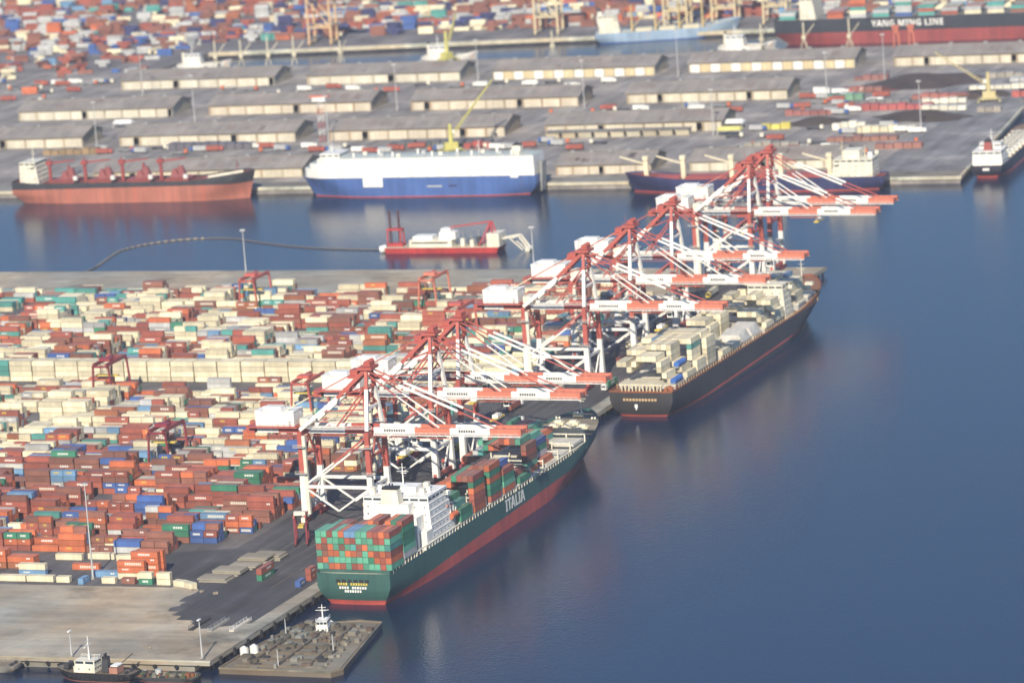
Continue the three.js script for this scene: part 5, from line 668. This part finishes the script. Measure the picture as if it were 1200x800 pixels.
// cargo and trucks
{
  const mk = (cab, body, kind) => { const t = thing('truck', '', 'truck', 0, 0, 4.02, 0, 'trucks on the far wharf'); new MB().box(3.4, 5.6, 0.9, 3.2, -1.2, 1.2, cab).put('cab', t); mesh('window', new MB().box(5.5, 5.66, 2, 2.9, -1, 1, C.black).geo(), M.glass, t); new MB().box(-6, 3.1, 0.9, kind ? 1.5 : 3.8, -1.25, 1.25, body).put(kind ? 'flatbed' : 'cargo_box', t); const w = new MB(); for (const x of [-5, -3.6, 2.4, 4.4]) for (const z of [-1.05, 1.05]) w.tube(V(x, 0.55, z - 0.2), V(x, 0.55, z + 0.2), 0.55, 0.55, C.black, 8); w.put('wheels', t); return t; };
  const kinds = [['white', 'white', C.white, C.white, 0], ['red', 'red', C.red, C.brick, 0], ['blue', 'grey', C.blue, C.light, 0], ['orange', 'empty flat', C.orange, C.grey, 1], ['white', 'dark flat', C.ivory, C.dark, 1]];
  const R = rng(61), protos = kinds.map(k => mk(k[2], k[3], k[4])), used = new Set();
  const zones = [[-620, -420, 1168, 1196, 18, 'behind the bulk carrier'], [-420, -250, 1165, 1200, 18, 'behind the car carrier'], [-330, -190, 1300, 1335, 10, 'before the third shed row'], [-170, -40, 1115, 1240, 22, 'behind the navy cargo ship'], [-860, -745, 1400, 1530, 26, 'in the far open yard'], [-640, -330, 1430, 1462, 16, 'before the fourth shed row'], [-170, -110, 1290, 1390, 22, 'beside the coal yard']];
  for (const [v0, v1, u0, u1, n, where] of zones) for (let i = 0; i < n; i++) { const k = Math.floor(R() * 5), v = v0 + (v1 - v0) * (i + R() * 0.7) / n, u = u0 + (u1 - u0) * R(), l = `truck with ${kinds[k][0]} cab and ${kinds[k][1]} body ${where}`, turn = (R() < 0.5 ? 0 : Math.PI) + ROT_F + (R() - 0.5) * 0.3; if (!used.has(k)) { used.add(k); const t = protos[k]; t.position.set(v, 4.02, -u); t.rotation.y = turn; t.userData.label = l; } else dup(protos[k], v, u, 4.02, turn, l); }
  protos.forEach((p, k) => { if (!used.has(k)) scene.remove(p); });
  const bund = (v, u, len, w, h, col, label, grp) => { const t = thing('cargo_stack', label, 'cargo', v, u, 4.02, ROT_F, grp), n = Math.max(2, Math.round(len / 6)); for (let i = 0; i < n; i++) { const hh = h * (0.7 + 0.4 * R()); new MB().box(i * len / n, (i + 0.9) * len / n, 0, hh, -w * (0.7 + 0.3 * R()), 0, tone(col, 0.8 + 0.4 * R())).put('bundle', t); } };
  for (const [i, [v, u, len, w, col, what]] of [[-100, 1180, 46, 9, [0.3, 0.14, 0.1], 'rusty steel coils'], [-150, 1165, 36, 7, C.sand, 'pale timber'], [-60, 1150, 30, 8, [0.36, 0.16, 0.12], 'reddish pipes'], [-160, 1290, 34, 8, [0.33, 0.12, 0.1], 'brownish red scrap'], [-90, 1350, 44, 10, [0.36, 0.13, 0.1], 'red brown billets'], [-70, 1300, 30, 8, C.ivory, 'white bagged cargo'], [-120, 1330, 34, 7, [0.2, 0.19, 0.18], 'grey covered goods'], [-150, 1385, 30, 8, [0.3, 0.13, 0.1], 'brown crates'], [-60, 1440, 30, 8, C.sand, 'pale boards'], [-30, 1290, 16, 8, [0.35, 0.3, 0.25], 'tan boxes'], [-155, 1440, 24, 8, [0.28, 0.12, 0.1], 'rusty plates'], [-40, 1420, 14, 9, C.light, 'grey drums']].entries()) bund(v, u, len, w, 3.4, col, `stack of ${what} on the open quay by the coal heaps`);
  bund(-118, 1305, 54, 9, 4, [0.42, 0.1, 0.09], 'long row of red cargo bundles before the coal heap'); bund(-150, 1352, 26, 8, 4, [0.16, 0.3, 0.2], 'green and pale covered cargo by the coal yard'); bund(-78, 1332, 30, 7, 3, C.ivory, 'pale cargo bundles left of the yellow harbour crane'); bund(-22, 1352, 24, 6, 4, [0.42, 0.1, 0.08], 'red cargo bundles right of the yellow harbour crane'); bund(-92, 1215, 40, 8, 4, C.cream, 'cream cargo blocks on the bend of the far road'); bund(-110, 1228, 22, 6, 5, C.ivory, 'pale sacks stacked behind the cream cargo blocks'); bund(-345, 1178, 18, 6, 4, [0.4, 0.08, 0.06], 'red cargo bundle right of the yellow lattice boom crane'); bund(-160, 1235, 20, 5, 4, [0.7, 0.6, 0.12], 'yellow machinery crates beside the white tent'); bund(-650, 1178, 40, 8, 4, [0.3, 0.2, 0.1], 'brown timber bundles behind the bulk carrier house'); bund(-585, 1085, 60, 9, 3.5, [0.24, 0.23, 0.22], 'grey covered cargo along the wharf behind the bulk carrier'); bund(-60, 1388, 40, 6, 3, C.ivory, 'pale bundles behind the dark coal heap'); bund(-560, 1185, 60, 10, 5, [0.13, 0.12, 0.14], 'dark tarpaulined cargo before the second shed row'); bund(-400, 1185, 70, 9, 4, [0.12, 0.12, 0.12], 'dark scrap bundles behind the car carrier');
}
// ---------------------------------------------------------------- the inner basin and the terminal beyond
{ // big black container ship at the right
  const L = 260, B = 32, t = thing('container_ship', 'big black ship with red lower hull and white letters in the inner basin', 'ship', -276, 1664, 0, -Math.PI / 2 + 0.06), H = hullShape({ L, B, D: 19, sheer: 3, rake: 10, transom: 0.95 });
  hull(t, H, [['boot_topping', -3, 9, [0.32, 0.065, 0.06], 3], ['hull', 9, null, [0.035, 0.04, 0.052], 3]], C.grey);
  lettering('YANG MING LINE', 4.7, t, V(B / 2 + 0.05, 12.2, -101), Math.PI / 2, C.white, 'lettering', 'white letters on the black hull side');
  const tp = house(t, { z: 20, y: 18, w: 30, d: 12, tiers: 6, th: 2.8, col: C.ivory }); mast(t, 0, 26, tp, 8);
  const R = rng(15), P = { grey: 20, brick: 22, cream: 14, teal: 20, brown: 12, blue: 6, orange: 6 }, cargo = new MB(); const o = t.position, th = t.rotation.y, c = Math.cos(th), s = Math.sin(th);
  for (let b = 0; b < 13; b++) { if (b === 1) continue; const n = 2 + Math.floor(R() * 4), z0 = 4 + b * 17.2 + (b > 1 ? 2 : 0); for (let r = 0; r < 11; r++) for (let k = 0; k < n; k++) { const col = pick(R, P), sh = 0.8 + 0.4 * R(); if (r < 10 && k < n - 1) continue; const lx = -12.4 + r * 2.48, lz = -(z0 + 6.1); boxInto(cargo, L40, tone(PAL[col][0], sh), null, V(o.x + lx * c + lz * s, 19 + k * 2.6, o.z - lx * s + lz * c), th - Math.PI / 2); } new MB().box(-14, 14, 17.6, 18.98, -z0 - 12.6, -z0 + 0.3, C.grey).put('hatch_cover', t); }
  tag(cargo.put('basin_ship_containers', scene, M.paint), 'mixed containers stacked on the deck of the big black ship in the basin', 'containers', null, 'stuff');
}
{ // pale blue ship
  const L = 112, B = 18, t = thing('cargo_ship', 'pale blue cargo ship with yellow derricks in the inner basin', 'ship', -430, 1689, 0, -Math.PI / 2 + 0.3), H = hullShape({ L, B, D: 8, sheer: 5, rake: 7, transom: 0.85 });
  hull(t, H, [['boot_topping', -2, 0.8, C.blue, 1], ['hull', 0.8, null, [0.30, 0.42, 0.56], 3]], C.ivory); const y = house(t, { z: 3, y: 7.4, w: 16, d: 16, tiers: 5, th: 2.8, col: C.ivory, wings: 18 }); mast(t, 0, 10, y, 9, C.ivory); funnel(t, 0, 4, 14, 4, 4, 10, C.ivory);
  for (const z of [28, 46, 64, 82]) { for (const x of [-3, 3]) new MB().tube(V(x, 7.4, -z), V(x, 27, -z), 0.8, 0.6, [0.68, 0.5, 0.2], 8).put('derrick_post', t); new MB().ctr(0, 25.5, -z, 7, 1, 1, [0.68, 0.5, 0.2]).beam(V(3, 10, -z), V(4, 24, -z - 13), 0.6, 0.6, [0.68, 0.5, 0.2]).put('derrick_boom', t); } hatches(t, [[31, 43, 10], [49, 61, 10], [67, 79, 10]], 7.4, C.cream);
}
for (const [v, u, l, w] of [[-724, 1588, 'white launch with tall house at the left end of the basin', 9], [-526, 1600, 'white deckhouse ship moored behind the fourth row sheds', 11], [-296, 1616, 'white deckhouse ship moored left of the big black ship', 12]]) smallBoat('moored_coaster', l, 'ship', v - 14, u + 6, -Math.PI / 2 + ROT_F, { L: 44, B: w, D: 5, hullCol: C.white, band: C.navy, deckCol: C.ivory, extra: t => { const y = house(t, { z: 6, y: 4.3, w: w - 2, d: 14, tiers: 3, th: 2.7, col: C.white }); mast(t, 0, 12, y, 9); funnel(t, 0, 5, 6, 2.4, 2.4, 8, C.ivory); } });
function farGantry(v, u, col, label) { const t = thing('far_gantry_crane', label, 'crane', v, u, 4.02, Math.PI + 0.1, 'pale yellow gantry cranes across the inner basin'); for (const x of [0, -18]) for (const z of [-8, 8]) new MB().beam(V(x, 0, z), V(x, 38, z), 1.5, 1.5, col).put('leg', t); for (const z of [-8, 8]) { new MB().beam(V(-18, 14, z), V(0, 14, z), 1.2, 1.4, col).put('portal_beam', t); new MB().beam(V(-18, 14, z), V(0, 36, z), 0.8, 0.8, col).put('brace', t); } for (const x of [0, -18]) { new MB().ctr(x, 36, 0, 1.4, 1.8, 14.4, col).put('cross_beam', t); new MB().ctr(x, 1, 0, 1.6, 1.6, 20, col).put('sill_beam', t); new MB().ctr(x, 14, 0, 1.2, 1.4, 14.4, col).put('cross_beam', t); } for (const z of [-3, 3]) { new MB().box(-34, 4, 38, 40.4, z - 0.7, z + 0.7, col).put('girder', t); new MB().beam(V(0, 40, z), V(-0.5, 60, z * 0.5), 1, 1, col).beam(V(-18, 40, z), V(-0.5, 60, z * 0.5), 0.9, 0.9, col).put('mast_leg', t); new MB().beam(V(4, 39.5, z), V(20, 80, z), 1.2, 1.6, col).put('raised_boom', t); } new MB().box(-32, -20, 40.5, 46, -4, 4, mixc(col, C.white, 0.5)).put('machinery_house', t); return t; }
for (const [v, u, l] of [[-668, 1695, 'orange yellow gantry crane across the basin above the first pier'], [-489, 1722, 'pale yellow gantry crane across the basin, left of the pale blue ship'], [-389, 1738, 'pale yellow gantry crane behind the pale blue ship derricks'], [-352, 1744, 'pale yellow gantry crane behind the pale blue ship bow'], [-312, 1748, 'pale yellow gantry crane beside the big black ship stern']]) farGantry(v, u, v < -600 ? [0.68, 0.46, 0.24] : [0.68, 0.56, 0.34], l);
{
  let last; const R = rng(404), m = new MB(), P = { brick: 18, brown: 26, navy: 10, grey: 24, cream: 13, orange: 3, teal: 2, blue: 7, sky: 2, rust: 4 };  // greyer, muted colour mix puts part of the distance haze into the paint
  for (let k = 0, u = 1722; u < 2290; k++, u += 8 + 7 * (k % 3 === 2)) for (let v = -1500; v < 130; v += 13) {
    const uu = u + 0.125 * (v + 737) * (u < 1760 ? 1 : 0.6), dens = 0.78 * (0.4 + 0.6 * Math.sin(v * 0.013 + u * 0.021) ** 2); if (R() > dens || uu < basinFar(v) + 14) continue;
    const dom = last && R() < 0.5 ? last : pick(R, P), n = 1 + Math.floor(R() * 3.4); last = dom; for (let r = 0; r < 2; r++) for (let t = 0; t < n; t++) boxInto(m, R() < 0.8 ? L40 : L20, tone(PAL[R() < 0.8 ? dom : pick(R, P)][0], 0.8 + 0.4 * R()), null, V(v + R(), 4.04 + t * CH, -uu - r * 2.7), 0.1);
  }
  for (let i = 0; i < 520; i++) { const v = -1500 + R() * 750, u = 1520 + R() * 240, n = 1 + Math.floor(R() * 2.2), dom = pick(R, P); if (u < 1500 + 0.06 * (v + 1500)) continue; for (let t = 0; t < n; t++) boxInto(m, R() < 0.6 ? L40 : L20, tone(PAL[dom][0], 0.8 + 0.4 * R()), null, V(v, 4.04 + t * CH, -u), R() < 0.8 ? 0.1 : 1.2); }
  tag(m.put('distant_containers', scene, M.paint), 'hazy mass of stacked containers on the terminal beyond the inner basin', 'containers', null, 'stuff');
}
for (const [v, u, c, l] of [[-735, 1530, 'orange', 'orange container pair standing on the open yard left of the fourth shed row'], [-800, 1462, 'orange', 'bright orange containers stacked by the left yard edge']]) for (let k = 0; k < 2; k++) container(c, L40, 0, 1 + k, v, u, 4.04 + k * CH, 0.1, l, 'orange containers on the far left yard');
renderer.render(scene, camera);
